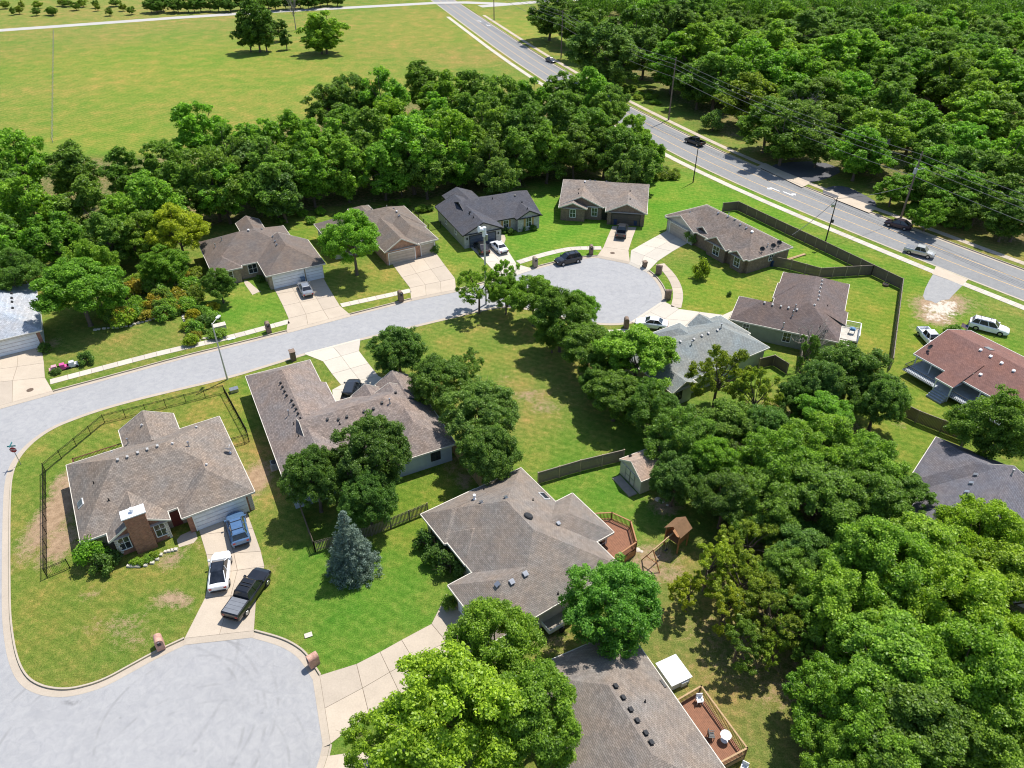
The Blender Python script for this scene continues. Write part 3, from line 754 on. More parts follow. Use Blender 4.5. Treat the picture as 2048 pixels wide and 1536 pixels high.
def house(name, label, O, ang, blocks, roof_mat, wall_mat, trim=None, cat='house', group=None):
    H = House(); H.blocks = blocks; H.ang = R(ang); H.O = O
    trim = trim or TRIM
    root = H.root = empty(name, (O[0], O[1], 0), R(ang), label, cat, group)
    rects = [b['r'] for b in blocks]
    fns = [{k: plane_fn(b, k) for k in b['pl']} for b in blocks]
    verts, faces, uvs = [], [], []
    for i, b in enumerate(blocks):
        u0, v0, u1, v1 = b['r']
        for k, f in fns[i].items():
            polys = [[(u0, v0), (u1, v0), (u1, v1), (u0, v1)]]
            for k2, f2 in fns[i].items():
                if k2 != k: polys = [clip(P, lambda q: f2(q) - f(q)) for P in polys]
            for j, c in enumerate(blocks):
                if j == i: continue
                a0, b0, a1, b1 = c['r']; e = 1e-5 if j < i else -1e-5
                cons = [lambda q, s=a0: q[0] - s, lambda q, s=a1: s - q[0], lambda q, s=b0: q[1] - s, lambda q, s=b1: s - q[1]]
                cons += [lambda q, g=g: g(q) - f(q) + e for g in fns[j].values()]
                nxt = []
                for P in polys:
                    rest = P
                    for g in cons:
                        if len(rest) < 3: break
                        o = clip(rest, lambda q: -g(q))
                        if len(o) > 2 and area(o) > 1e-4: nxt.append(o)
                        rest = clip(rest, g)
                polys = nxt
            sl = math.sqrt(1 + b['pl'][k] ** 2)
            for P in polys:
                if len(P) < 3 or area(P) < 1e-3: continue
                n = len(verts); verts += [(q[0], q[1], f(q)) for q in P]
                ids = list(range(n, n + len(P)))
                ar = sum(P[m][0] * P[(m + 1) % len(P)][1] - P[(m + 1) % len(P)][0] * P[m][1] for m in range(len(P)))
                if ar < 0: ids = ids[::-1]; P = P[::-1]
                faces.append(ids)
                for q in P: uvs.append({'S': (q[0], (q[1] - v0) * sl), 'N': (-q[0], (v1 - q[1]) * sl), 'W': (-q[1], (q[0] - u0) * sl), 'E': (q[1], (u1 - q[0]) * sl)}[k])
    H.roof = mesh_obj('roof', verts, faces, roof_mat, root, uvs)
    # eaves boards, soffits, walls
    fas = MB(); sof = MB()
    for i, b in enumerate(blocks):
        u0, v0, u1, v1 = b['r']; ze = b['ze']; o = b['oh']; e = .004 * i
        th, hh = .05, .2
        def ztop(q, i=i): return min(f(q) for f in fns[i].values())
        ends = {'S': ((u0, v0), (u1, v0)), 'N': ((u0, v1), (u1, v1)), 'W': ((u0, v0), (u0, v1)), 'E': ((u1, v0), (u1, v1))}
        for k, (a, c) in ends.items():
            if k in b['pl']:
                ax0, ax1, ay0, ay1 = min(a[0], c[0]), max(a[0], c[0]), min(a[1], c[1]), max(a[1], c[1])
                if k == 'S': ay0, ay1 = v0 - th - e, v0 + .01
                if k == 'N': ay0, ay1 = v1 - .01, v1 + th + e
                if k == 'W': ax0, ax1 = u0 - th - e, u0 + .01
                if k == 'E': ax0, ax1 = u1 - .01, u1 + th + e
                fas.box(ax0, ax1, ay0, ay1, ze - hh - e, ze + .012 + e * .5)
            else:
                m = None                                   # gable: two raking boards
                if k in 'SN':
                    best = max(((u0 + (u1 - u0) * t / 60, a[1]) for t in range(61)), key=ztop)
                else:
                    best = max(((a[0], v0 + (v1 - v0) * t / 60) for t in range(61)), key=ztop)
                sgn = {'S': (0, -1), 'N': (0, 1), 'W': (-1, 0), 'E': (1, 0)}[k]
                off = (sgn[0] * (th / 2 + e), sgn[1] * (th / 2 + e))
                buried = False
                for j, cb in enumerate(blocks):
                    if j != i and cb['r'][0] - .01 <= best[0] <= cb['r'][2] + .01 and cb['r'][1] - .01 <= best[1] <= cb['r'][3] + .01:
                        oz = min(f(best) for f in fns[j].values()); rr_ = cb['r']
                        deep = min(best[0] - rr_[0], rr_[2] - best[0], best[1] - rr_[1], rr_[3] - best[1])
                        if oz > ztop(best) - .03 or (deep > .8 and oz > ztop(best) - .35): buried = True
                for end in (a, c):
                    if not buried and math.dist(end, best) > .2:
                        fas.beam((end[0] + off[0], end[1] + off[1], ztop(end) - hh / 2 + .012), (best[0] + off[0], best[1] + off[1], ztop(best) - hh / 2 + .012), th, hh)
        sof.box(u0 + .02, u1 - .02, v0 + .02, v1 - .02, ze - .12 - e, ze - .105 - e)
        z0 = b['base']
        wu0, wu1, wv0, wv1 = u0 + o['W'] + e, u1 - o['E'] - e, v0 + o['S'] + e, v1 - o['N'] - e
        for k in 'SNWE':
            if k in b['nowall']: continue
            if k in 'SN':
                y = wv0 if k == 'S' else wv1; line = [(wu0, y), (wu1, y)]
            else:
                x = wu0 if k == 'W' else wu1; line = [(x, wv0), (x, wv1)]
            top = ze - .1 - e
            P = [(line[0], z0), (line[1], z0)]
            if k in b['pl']: P += [(line[1], top), (line[0], top)]
            else:
                prof = [(line[0][0] + (line[1][0] - line[0][0]) * t / 40, line[0][1] + (line[1][1] - line[0][1]) * t / 40) for t in range(41)]
                pk = max(prof, key=ztop)
                P += [(line[1], ztop(line[1]) - .05), (pk, ztop(pk) - .05), (line[0], ztop(line[0]) - .05)]
            vs = [(q[0], q[1], z) for q, z in P]
            ids = list(range(len(vs)))
            if k in 'NW': ids = ids[::-1]
            uv = [((vs[t][0] if k in 'SN' else vs[t][1]), vs[t][2]) for t in ids]
            mesh_obj('wall', vs, [ids], b['wall'].get(k, wall_mat), root, uv)
        b['w'] = (wu0, wv0, wu1, wv1)
    fas.build('fascia', trim, root); sof.build('soffit', trim, root)
    def zroof(u, v):
        z = -1
        for i, b in enumerate(blocks):
            u0, v0, u1, v1 = b['r']
            if u0 <= u <= u1 and v0 <= v <= v1: z = max(z, min(f((u, v)) for f in fns[i].values()))
        return z
    H.zroof = zroof
    return H
def local(H, w):
    dx, dy = w.x - H.O[0], w.y - H.O[1]; c, s = math.cos(H.ang), math.sin(H.ang)
    return dx * c + dy * s, -dx * s + dy * c
def on_roof(H, px, py):
    """local point where the view ray through a pixel meets the roof"""
    best = None
    for k in range(240):
        z = 7.5 - k * .025
        u, v = local(H, W(px, py, z)); r = H.zroof(u, v)
        if r >= z: return u, v, r
    u, v = local(H, W(px, py, 3.5)); return u, v, max(2.7, H.zroof(u, v))
def slope_frame(H, u, v):
    e = .1; z = H.zroof(u, v); zu = (H.zroof(u + e, v) - H.zroof(u - e, v)) / (2 * e); zv = (H.zroof(u, v + e) - H.zroof(u, v - e)) / (2 * e)
    if abs(zu) > 2: zu = 0
    if abs(zv) > 2: zv = 0
    n = Vector((-zu, -zv, 1)).normalized()
    x = Vector((1, 0, zu)).normalized(); y = n.cross(x)
    return Matrix(((x.x, y.x, n.x, u), (x.y, y.y, n.y, v), (x.z, y.z, n.z, z), (0, 0, 0, 1)))
def vents(H, px, mat=None, s=.24):
    s *= .8
    for p in px:
        u, v, z = on_roof(H, *p); T = slope_frame(H, u, v)
        mb = MB().box(-s, s, -s, s, -.02, .04, T)
        mb.box(-s * .72, s * .72, -s * .72, s * .72, .04, .16, T); mb.box(-s * .95, s * .95, -s * .95, s * .95, .16, .21, T)
        mb.build('roof_vent', mat or METAL, H.root)
def pipes(H, px, mat=None, h=.5, r=.06, cap=True):
    for p in px:
        u, v, z = on_roof(H, *p)
        mb = MB().tube((u, v, z - .1), (u, v, z + h), r, r, 10).tube((u, v, z - .05), (u, v, z + .1), r * 2.2, r * 1.2, 10)
        if cap: mb.tube((u, v, z + h), (u, v, z + h + .16), r * 1.9, r * 1.7, 10)
        mb.build('flue_pipe', mat or METAL, H.root)
def skylight(H, p, w=.5, l=.8):
    u, v, z = on_roof(H, *p); T = slope_frame(H, u, v)
    f = MB().box(-w, w, -l, l, -.05, .1, T).build('skylight', TRIMW, H.root)
    MB().box(-w * .82, w * .82, -l * .86, l * .86, .1, .13, T).build('pane', GLASS, f)
def dish(H, p, r=.42, mat=None, yaw=2.3):
    u, v, z = on_roof(H, *p); mb = MB()
    mb.tube((u, v, z - .05), (u, v, z + .55), .03, .03, 6); mb.box(u - .15, u + .15, v - .15, v + .15, z - .02, z + .03)
    d = Vector((math.cos(yaw) * .8, math.sin(yaw) * .8, .6)).normalized(); c = Vector((u, v, z + .62))
    a = d.orthogonal().normalized(); b2 = d.cross(a); vs = [c - d * .12]; n = 14
    for rr, off in ((r * .55, -.07), (r, 0.0)):
        vs += [c + d * off + (a * math.cos(2 * math.pi * k / n) + b2 * math.sin(2 * math.pi * k / n)) * rr for k in range(n)]
    fs = [(0, 1 + k, 1 + (k + 1) % n) for k in range(n)] + [(1 + k, 1 + n + k, 1 + n + (k + 1) % n, 1 + (k + 1) % n) for k in range(n)]
    mb.add(vs, fs); mb.tube(c - d * .05, c + d * .4, .015, .015, 5); mb.tube(c + d * .36, c + d * .46, .05, .05, 6)
    mb.build('satellite_dish', mat or METAL, H.root)
def wall_T(H, bi, side, t):
    """frame on a wall: x along it, y outwards, z up"""
    wu0, wv0, wu1, wv1 = H.blocks[bi]['w']
    o, x, y = {'S': ((t, wv0), (1, 0), (0, -1)), 'N': ((t, wv1), (-1, 0), (0, 1)), 'W': ((wu0, t), (0, -1), (-1, 0)), 'E': ((wu1, t), (0, 1), (1, 0))}[side]
    return Matrix(((x[0], y[0], 0, o[0]), (x[1], y[1], 0, o[1]), (0, 0, 1, 0), (0, 0, 0, 1)))
def window(H, bi, side, t, w=1.0, h=1.4, z0=.9, frame=None, shutter=None, rows=2, cols=2):
    T = wall_T(H, bi, side, t); frame = frame or TRIMW
    mb = MB(); f = .09
    mb.box(-w / 2 - f, -w / 2, -.03, .06, z0 - f, z0 + h + f, T).box(w / 2, w / 2 + f, -.03, .06, z0 - f, z0 + h + f, T)
    mb.box(-w / 2, w / 2, -.03, .06, z0 + h, z0 + h + f, T).box(-w / 2, w / 2, -.03, .09, z0 - f, z0, T)
    for k in range(1, cols): mb.box(-w / 2 + w * k / cols - .025, -w / 2 + w * k / cols + .025, -.02, .045, z0, z0 + h, T)
    for k in range(1, rows): mb.box(-w / 2, w / 2, -.02, .04, z0 + h * k / rows - .025, z0 + h * k / rows + .025, T)
    o = mb.build('window', frame, H.root)
    MB().box(-w / 2, w / 2, -.03, .02, z0, z0 + h, T).build('pane', GLASS, o)
    if shutter:
        for sgn in (-1, 1):
            x = sgn * (w / 2 + .3); MB().box(x - .2, x + .2, -.02, .05, z0 - .05, z0 + h + .05, T).build('shutter', shutter, o)
def garage_door(H, bi, side, t, w=4.9, h=2.15, mat=None, frame=None):
    T = wall_T(H, bi, side, t)
    fr = MB().box(-w / 2 - .12, -w / 2, -.02, .07, 0, h + .12, T).box(w / 2, w / 2 + .12, -.02, .07, 0, h + .12, T).box(-w / 2, w / 2, -.02, .07, h, h + .12, T).build('garage_door', frame or TRIMW, H.root)
    n = 4
    for k in range(n):
        mb = MB().box(-w / 2, w / 2, -.02, .025, .02 + h * k / n, h * (k + 1) / n - .015, T)
        m = max(2, int(w / 1.2))
        for q in range(m):
            x0 = -w / 2 + w * q / m + .1; x1 = -w / 2 + w * (q + 1) / m - .1
            mb.box(x0, x1, .02, .04, .02 + h * k / n + .08, h * (k + 1) / n - .09, T)
        mb.build('panel', mat or GDOOR_W, fr)
def door(H, bi, side, t, mat, w=.95, h=2.05):
    T = wall_T(H, bi, side, t)
    d = MB().box(-w / 2, w / 2, -.02, .05, .05, h, T).box(-w / 2 + .15, w / 2 - .15, .05, .065, 1.1, h - .2, T).box(-w / 2 + .15, w / 2 - .15, .05, .065, .2, .95, T).build('door', mat, H.root)
    MB().tube(T @ Vector((w / 2 - .1, .04, 1)), T @ Vector((w / 2 - .1, .12, 1)), .035, .035, 8).build('handle', METAL, d)

# ---- brick-chimney corner house (lower left)
HA = house('brick_house', 'brown-roofed corner house with red brick chimney and white garage door', (-33.23, 51.96), 31.6, [
    B(-9.1, 1.7, 7.3, 14.8, 'SNWE', .54, hp={'W': .72}), B(-.05, -.1, 7.3, 8.2, 'SWE', .54, wall={'S': BRICK_R, 'W': BRICK_R, 'E': SID_W}),
    B(-6.75, .35, -1.05, 7.0, 'WE', .6, wall={'S': BRICK_R, 'W': BRICK_R, 'E': BRICK_R}), B(-3.3, 12.0, 2.75, 18.2, 'WE', .54)], SH_A, BRICK_T)
vents(HA, [(224, 905), (236, 920), (255, 914), (276, 906), (295, 899), (315, 892), (344, 889), (285, 851), (392, 856), (412, 931)], LVENT, .15)
pipes(HA, [(378, 893), (257, 886)]); pipes(HA, [(188, 967), (218, 1001)], RUBBER, .3, .05, False); skylight(HA, (162, 1007), .35, .5)
dish(HA, (460, 906), .45, WHITEM, 1.0)
garage_door(HA, 1, 'S', 3.6, 5.2, 2.2)
for t in (-5.6, -2.2): window(HA, 2, 'S', t, .95, 1.7, .75)
window(HA, 0, 'W', 5, 1.2, 1.2, 1.0); window(HA, 0, 'W', 10, 1.2, 1.2, 1.0); window(HA, 0, 'E', 11.5, 1.2, 1.2, 1.0); door(HA, 0, 'S', -.55, M('dark_red_door', (.12, .03, .025), .5))
ch = MB().box(-4.85, -2.95, .12, 1.25, 0, 4.9).box(-4.95, -2.85, .05, 1.3, 4.7, 4.92).build('chimney', BRICK_R, HA.root)
MB().box(-5.0, -2.8, .0, 1.35, 4.92, 5.04).build('chimney_cap', WHITEM, ch)
MB().tube((-3.9, .7, 5.04), (-3.9, .7, 5.4), .16, .16, 12).tube((-3.9, .7, 5.4), (-3.9, .7, 5.5), .24, .2, 12).build('flue', WHITEM, ch)
qb = MB()
for x0, sx in ((-6.38, 1), (-1.42, -1)):
    for k in range(8): 
        L_ = .42 if k % 2 else .24
        xa, xb = sorted((x0 - .02 * sx, x0 + L_ * sx)); qb.box(xa, xb, .69, .76, k * .3 + .02, k * .3 + .28)
for k in range(8): qb.box(6.5, 6.92, .25, .31, k * .3 + .02, k * .3 + .27)
q = qb.build('quoin', QUOIN, HA.root); q['kind'] = 'stuff'

# ---- L-shaped grey house (centre left)
HB = house('grey_house', 'L-shaped mauve-brown roofed house with blue-grey siding beneath a big tree', (-34.08, 76.61), -63.2, [
    B(0, 0, 23.9, 8.3, 'SNWE', .54), B(10.45, 3.5, 21.4, 18.85, 'WEN', .5), B(12.2, 11.6, 24.3, 18.8, 'SNE', .52),
    B(5.9, 4.35, 14.0, 8.8, 'N', .48), B(10.25, 10.8, 15, 14.7, 'SN', .62), B(9.3, 14.2, 15.5, 18.85, 'SN', .62)], SH_B, SID_BL)
vents(HB, [(562, 767), (566, 775), (570, 784), (574, 792), (584, 802), (588, 811), (593, 819), (597, 828), (601, 838), (655, 839), (677, 839), (694, 834), (728, 823), (747, 818), (764, 806), (791, 787)], DARKM, .17)
pipes(HB, [(578, 830), (780, 807)], METAL, .55); pipes(HB, [(588, 849), (597, 873), (680, 849)], RUBBER, .3, .05, False)
garage_door(HB, 3, 'N', 9.0, 4.9, 2.15, GDOOR_T); window(HB, 2, 'E', 16.4, 1.0, 1.3, .95, DARKM); window(HB, 0, 'E', 3.0, 1.0, 1.2, 1.0, DARKM); window(HB, 2, 'N', 20.5, 1.0, 1.3, .9, DARKM)
window(HB, 5, 'W', 16.6, 1.5, 1.5, .9); door(HB, 4, 'W', 12.7, M('black_door', (.02, .02, .022), .4)); window(HB, 0, 'S', 8, 1.1, 1.2, 1.0); window(HB, 0, 'S', 15, 1.1, 1.2, 1.0)

# ---- large hipped house (centre)
HC = house('hip_roof_house', 'large grey-brown hip-roofed house in the centre foreground', (-8.84, 52.66), 34.4, [
    B(-.1, -16.5, 11.9, 0, 'SNWE', .55), B(-2.7, -16.5, 6, -9.2, 'SNW', .55, wall={'W': BRICK_T, 'S': SID_BE}), B(5, -12.85, 14.1, -6.25, 'SNE', .55),
    B(-.45, -4.75, 6, .05, 'SNW', .6), B(-.15, -8.1, 6, -3.4, 'SNW', .6)], SH_C, SID_BE)
for b_ in (0, 3, 4): pass
vents(HC, [(996, 1170), (1023, 1164), (1050, 1148)], METAL, .3); vents(HC, [(1012, 996), (1116, 1047), (963, 1006)], METAL, .22)
vents(HC, [], METAL); pipes(HC, [(949, 998)], WHITEM, .4, .09); pipes(HC, [(968, 979), (1066, 1001), (1116, 1188)], RUBBER, .3, .05, False); skylight(HC, (1088, 993), .38, .6)
u, v, z = on_roof(HC, 1056, 1034); T = slope_frame(HC, u, v)
MB().tube(T @ Vector((0, 0, -.05)), T @ Vector((0, 0, .14)), .3, .3, 16).tube(T @ Vector((0, 0, .14)), T @ Vector((0, 0, .25)), .48, .4, 18).build('attic_fan', DARKM, HC.root)
garage_door(HC, 1, 'W', -12.9, 4.9, 2.15); window(HC, 3, 'W', -2.4, 1.4, 1.4, .8, shutter=M('brown_shutter', (.1, .06, .045), .6)); window(HC, 4, 'W', -6.5, 1.0, 1.4, .8)
window(HC, 0, 'S', 8.5, 1.2, 1.2, 1.0); window(HC, 2, 'S', 12.5, 1.8, 2.0, .3); window(HC, 1, 'S', 1.0, 1.0, 1.2, 1.0); window(HC, 2, 'E', -9.5, 1.5, 1.3, .9); window(HC, 0, 'N', 5, 1.2, 1.2, 1.0)

# ---- taupe house with two white garage doors (upper left)
HD = house('taupe_roof_house', 'taupe hip-roofed house with two white garage doors', (-38.66, 103.67), 28.5, [
    B(-7.4, 6.0, 7.3, 18.4, 'SNWE', .5, wall={'S': BRICK_T}), B(-.1, .2, 9.5, 10.5, 'SWE', .5, wall={'S': BRICK_T, 'W': BRICK_T}), B(-7.4, 5.2, -2.7, 10, 'SWE', .52, wall={'S': BRICK_T, 'E': BRICK_T, 'W': BRICK_T}), B(-.05, 16, 4.1, 23.4, 'WE', .5)], SH_D, SID_GR)
vents(HD, [(546, 474), (551, 483), (554, 490), (523, 459), (497, 461), (458, 464)], METAL, .2); pipes(HD, [(444, 481), (431, 494)], METAL, .45)
garage_door(HD, 1, 'S', 3.4, 4.9, 2.15); garage_door(HD, 1, 'S', 7.6, 2.6, 2.15); window(HD, 0, 'S', -1.0, 1.3, 1.5, .8); window(HD, 2, 'S', -5, 1.3, 1.5, .7); window(HD, 0, 'E', 13, 1.1, 1.2, 1.0)

# ---- orange-brick gable house
HE = house('orange_brick_house', 'umber-roofed house with orange brick garage gable behind a round tree', (-21.22, 112.30), 29.0, [
    B(-7.0, 6.5, 10.4, 17.2, 'SNWE', .52), B(-.05, .1, 6.25, 11, 'WE', .58, wall={'S': BRICK_O, 'W': BRICK_O, 'E': BRICK_O}), B(3.0, .6, 10.0, 13, 'SWE', .52, wall={'S': BRICK_O, 'E': SID_BE}), B(.5, 14, 4.6, 20.8, 'WEN', .5)], SH_E, SID_BE)
vents(HE, [(787, 418), (793, 424), (799, 432), (755, 411), (742, 412)], METAL, .2); pipes(HE, [(773, 408)], METAL, .4)
garage_door(HE, 1, 'S', 3.1, 4.7, 2.1, GDOOR_T); garage_door(HE, 2, 'S', 8.1, 2.5, 2.1, GDOOR_T); window(HE, 0, 'S', -4, 1.3, 1.4, .8)

# ---- charcoal-roofed house
HF = house('charcoal_roof_house', 'charcoal-roofed grey brick house with blue-grey garage door', (-8.62, 119.0), 114.6, [
    B(-.1, -7.9, 14.3, 0, 'SN', .46, wall={'W': BRICK_G, 'N': SID_GR}), B(3.4, -16.8, 15.2, -3, 'WE', .38, wall={'W': BRICK_G}), B(2.3, -16.7, 10, -11.5, 'SN', .5, wall={'W': BRICK_G, 'N': BRICK_G, 'S': BRICK_G}), B(8.5, -9.3, 18.9, -3.1, 'SN', .4)], SH_F, SID_GR, DARKM)
garage_door(HF, 0, 'W', -3.9, 4.9, 2.15, GDOOR_B, DARKM)
WOODS_ = M('honey_wood_shutter', (.38, .24, .10), .6)
window(HF, 2, 'W', -14.1, 1.0, 1.7, .8, shutter=WOODS_); window(HF, 1, 'W', -10.0, .9, 1.3, .9, shutter=WOODS_)
for v_ in (-4.5, -9.5): window(HF, 0, 'N', -v_, .8, 1.0, 1.1)
for t in (-6.9, -.9): 
    T = wall_T(HF, 0, 'W', t); MB().box(-.1, .1, 0, .16, 1.6, 2.0, T).build('wall_lamp', DARKM, HF.root)
pipes(HF, [(939, 429), (947, 436), (1044, 405), (1055, 418), (985, 398)], RUBBER, .3, .07, False); vents(HF, [(940, 425), (1030, 392)], DARKM, .2)

# ---- brown brick gabled house
HG = house('brown_brick_house', 'sandy-grey roofed brown brick house with three front gables', (8.84, 131.48), -9.5, [
    B(-.15, 1.6, 16.4, 15.0, 'SN', .36), B(-.15, 1.35, 8.25, 9, 'WE', .46, wall={'S': BRICK_B}), B(-.1, .1, 5.25, 6, 'WE', .4, wall={'S': BRICK_B, 'E': BRICK_B, 'W': BRICK_B}), B(8.75, -.4, 16.45, 9, 'WE', .46, wall={'S': BRICK_B, 'W': BRICK_B, 'E': BRICK_B})], SH_G, BRICK_B)
garage_door(HG, 3, 'S', 12.6, 5.2, 2.2, GDOOR_BR, DARKM); window(HG, 2, 'S', 2.6, 1.0, 1.5, .8); window(HG, 1, 'S', 6.6, 1.0, 1.5, .8)
door(HG, 0, 'S', 8.5, M('black_door', (.02, .02, .022), .4)); vents(HG, [(1170, 364), (1180, 361), (1190, 362), (1213, 363), (1222, 363), (1232, 364), (1242, 364), (1262, 366)], METAL, .2)
pipes(HG, [(1158, 379), (1157, 388), (1260, 383), (1260, 399)], RUBBER, .3, .07, False)

# ---- four-gable house beside the privacy fence
HH = house('four_gable_house', 'brown-roofed brick house with four small front gables beside the privacy fence', (38.67, 109.03), 29.8, [
    B(.3, .2, 10.5, 21.6, 'SNWE', .5), B(-.25, 13.0, 6, 20.9, 'SN', .45, wall={'W': SID_BE, 'N': BRICK_B}), B(1.0, 10.4, 7, 14.4, 'SN', .6), B(-.4, 4.9, 6, 10.0, 'SN', .6, wall={'W': BRICK_B, 'N': BRICK_B, 'S': BRICK_B}), B(-.4, .7, 5, 4.2, 'SN', .6, wall={'W': BRICK_B, 'N': BRICK_B, 'S': BRICK_B})], SH_H, BRICK_B)
HH.blocks[0]['wall'] = {'S': SID_BL}
garage_door(HH, 1, 'W', 17.2, 4.9, 2.15, GDOOR_T); window(HH, 3, 'W', 7.4, 1.4, 1.5, .8); window(HH, 4, 'W', 2.4, 1.2, 1.5, .8); window(HH, 0, 'S', 6, 1.0, 1.0, 1.2)
for p in ((1523, 505), (1545, 498), (1557, 492)): dish(HH, p, .42, DARKM, 3.6)
vents(HH, [(1380, 425), (1437, 427), (1456, 434), (1470, 440), (1481, 450), (1493, 457)], METAL, .2); vents(HH, [(1504, 464)], WHITEM, .22); pipes(HH, [(1457, 432), (1535, 493)], METAL, .4)

# ---- L-shaped dark mauve house
HI = house('mauve_roof_house', 'L-shaped dark mauve-roofed house with sage walls and a white back deck', (31.41, 90.71), -24.7, [
    B(-.2, 0, 14.6, 7.35, 'SNWE', .54), B(4.7, -.02, 14.6, 18.25, 'SNWE', .54), B(4.45, 9.0, 9, 14.1, 'NSW', .54), B(10.5, 4.8, 15.05, 8.8, 'E', .42, ze=2.82)], SH_I, SID_GR)
vents(HI, [(1529, 606), (1545, 610), (1562, 613), (1577, 616), (1594, 620), (1628, 611), (1643, 562), (1642, 569), (1640, 576), (1638, 584), (1637, 592), (1635, 600)], LVENT, .16)
pipes(HI, [(1566, 655), (1585, 631), (1590, 618)], METAL, .6); pipes(HI, [(1640, 655), (1655, 612)], RUBBER, .3, .05, False); dish(HI, (1648, 672), .42, DARKM, 3.4)
window(HI, 0, 'S', 7.9, 1.0, 1.4, .8); window(HI, 0, 'S', 2.2, .8, 1.0, 1.2); door(HI, 1, 'E', 7.4, TRIMW); window(HI, 1, 'E', 12, 1.2, 1.2, 1.0)

# ---- sage-grey roofed house
HJ = house('sage_roof_house', 'sage-grey roofed pale green house partly hidden by trees', (22.92, 75.82), 32.1, [
    B(-4.2, 0, 14.1, 9.9, 'SNWE', .5), B(-4.2, -.9, .05, 7, 'WE', .5, wall={'S': SID_GN}), B(8.6, 4, 12.7, 10.2, 'WE', .6), B(2.0, 4, 8.2, 11.3, 'WEN', .55), B(9.5, 3.9, 14.6, 9.7, 'SNE', .5)], SH_J, SID_GN)
vents(HJ, [(1346, 689), (1360, 684), (1387, 679), (1403, 672), (1416, 667), (1434, 661)], LVENT, .18); pipes(HJ, [(1383, 690), (1442, 656)], METAL, .5)
window(HJ, 1, 'S', -2.6, .9, 1.2, 1.0, DARKM); window(HJ, 0, 'S', 6, 1.2, 1.2, 1.0); garage_door(HJ, 3, 'N', 5.1, 4.6, 2.1)

# ---- red-roofed house with porch
HK = house('red_roof_house', 'red-roofed white house with a long covered porch', (54.18, 82.07), 29.1, [
    B(-.6, -22, 11.5, 0, 'WE', .33, oh={'S': .4, 'N': .4, 'W': 2.6, 'E': .4}), B(-2.5, -7.2, 3, -4.7, 'W', .3, ze=2.35, nowall='SNWE')], SH_K, SID_W, TRIMW)
vents(HK, [(1961, 701), (1981, 714), (2003, 727), (2027, 743), (1961, 750)], WHITEM, .2); dish(HK, (1857, 702), .4, DARKM, 2.4)
u, v, z = on_roof(HK, 1978, 698); T = slope_frame(HK, u, v); MB().box(-.6, .6, -.45, .45, 0, .1, T).build('roof_hatch', METAL, HK.root)
pd = MB().box(-2.3, 1.95, -14, -.2, .78, .9).build('porch_deck', M('grey_deck_board', (.33, .36, .39), .7), HK.root)
pp = [(-.3, -.4), (-.3, -2.6), (-.3, -4.6), (-2.3, -4.9), (-2.3, -7.0), (-.3, -9.5), (-.3, -13.6)]
for x, y in pp: MB().box(x - .06, x + .06, y - .06, y + .06, 0, 2.5 if x > -1 else 2.2).build('porch_post', WHITEM, HK.root)
rl = MB()
for a, b_ in (((-2.25, -.3), (-2.25, -4.6)), ((-2.25, -7.2), (-2.25, -13.9)), ((-2.25, -.3), (1.9, -.3))):
    for zz in (1.75, 1.0): rl.beam((*a, zz), (*b_, zz), .05, .07)
    n = int(math.dist(a, b_) / .22)
    for k in range(n + 1): x = a[0] + (b_[0] - a[0]) * k / n; y = a[1] + (b_[1] - a[1]) * k / n; rl.box(x - .015, x + .015, y - .015, y + .015, .9, 1.75)
rl.build('porch_railing', DARKM, HK.root)
st = MB()
for k in range(4): st.box(-3.6 + k * .32, -3.2 + k * .32, -7.0, -5.0, 0, .2 + k * .2)
st.build('porch_steps', M('grey_deck_board', (.33, .36, .39), .7), HK.root)
window(HK, 0, 'W', -2.5, 1.2, 1.3, 1.2); door(HK, 0, 'W', -6, M('dark_red_door', (.12, .03, .025), .5)); window(HK, 0, 'W', -10, 1.4, 1.2, 1.2); window(HK, 0, 'N', 5.5, 1.2, 1.2, 1.1)

# ---- slate roof at right edge
HL = house('slate_roof_house', 'slate-roofed house at the right edge below a wooden fence', (42.5, 57.69), 48.6, [
    B(-.7, -19, 9.2, 0, 'SNWE', .5), B(-8, -14, 5, -1.6, 'SNW', .5), B(3, -24, 13, -9.5, 'SNE', .45)], SH_L, SID_BE)
vents(HL, [(1952, 951), (1943, 968), (1934, 986)], METAL, .26); pipes(HL, [(2023, 949)], METAL, .5); pipes(HL, [(1972, 918)], RUBBER, .3, .05, False)

# ---- bottom centre house
HM = house('bottom_edge_house', 'grey-brown roofed house at the bottom edge with a wooden side deck', (10.87, 36.99), -64.7, [
    B(-2.3, -10.4, 14, 0, 'SNWE', .46)], SH_C, SID_BE)
vents(HM, [(1230, 1374), (1245, 1397), (1260, 1421), (1273, 1443), (1290, 1468), (1301, 1487)], DARKM, .24); pipes(HM, [(1290, 1404)], RUBBER, .3, .05, False)
u, v, z = on_roof(HM, 1326, 1368); MB().box(u - .35, u + .35, v - .1, v + .1, z - .02, z + .12).build('roof_bracket', DARKM, HM.root)

# ---- left edge house
HN = house('light_roof_house', 'light blue-grey roofed house with white garage door at the left edge', (-70.3, 85.19), 30.3, [
    B(-4, 0, 5.1, 16.3, 'SNWE', .5, wall={'S': BRICK_R}), B(-16, 4, .5, 14.5, 'SNW', .42)], SH_N, SID_W)
garage_door(HN, 0, 'S', 1.6, 5.0, 2.15); vents(HN, [(23, 588), (23, 597), (24, 605), (25, 617)], DARKM, .2); pipes(HN, [(54, 565)], METAL, .4)

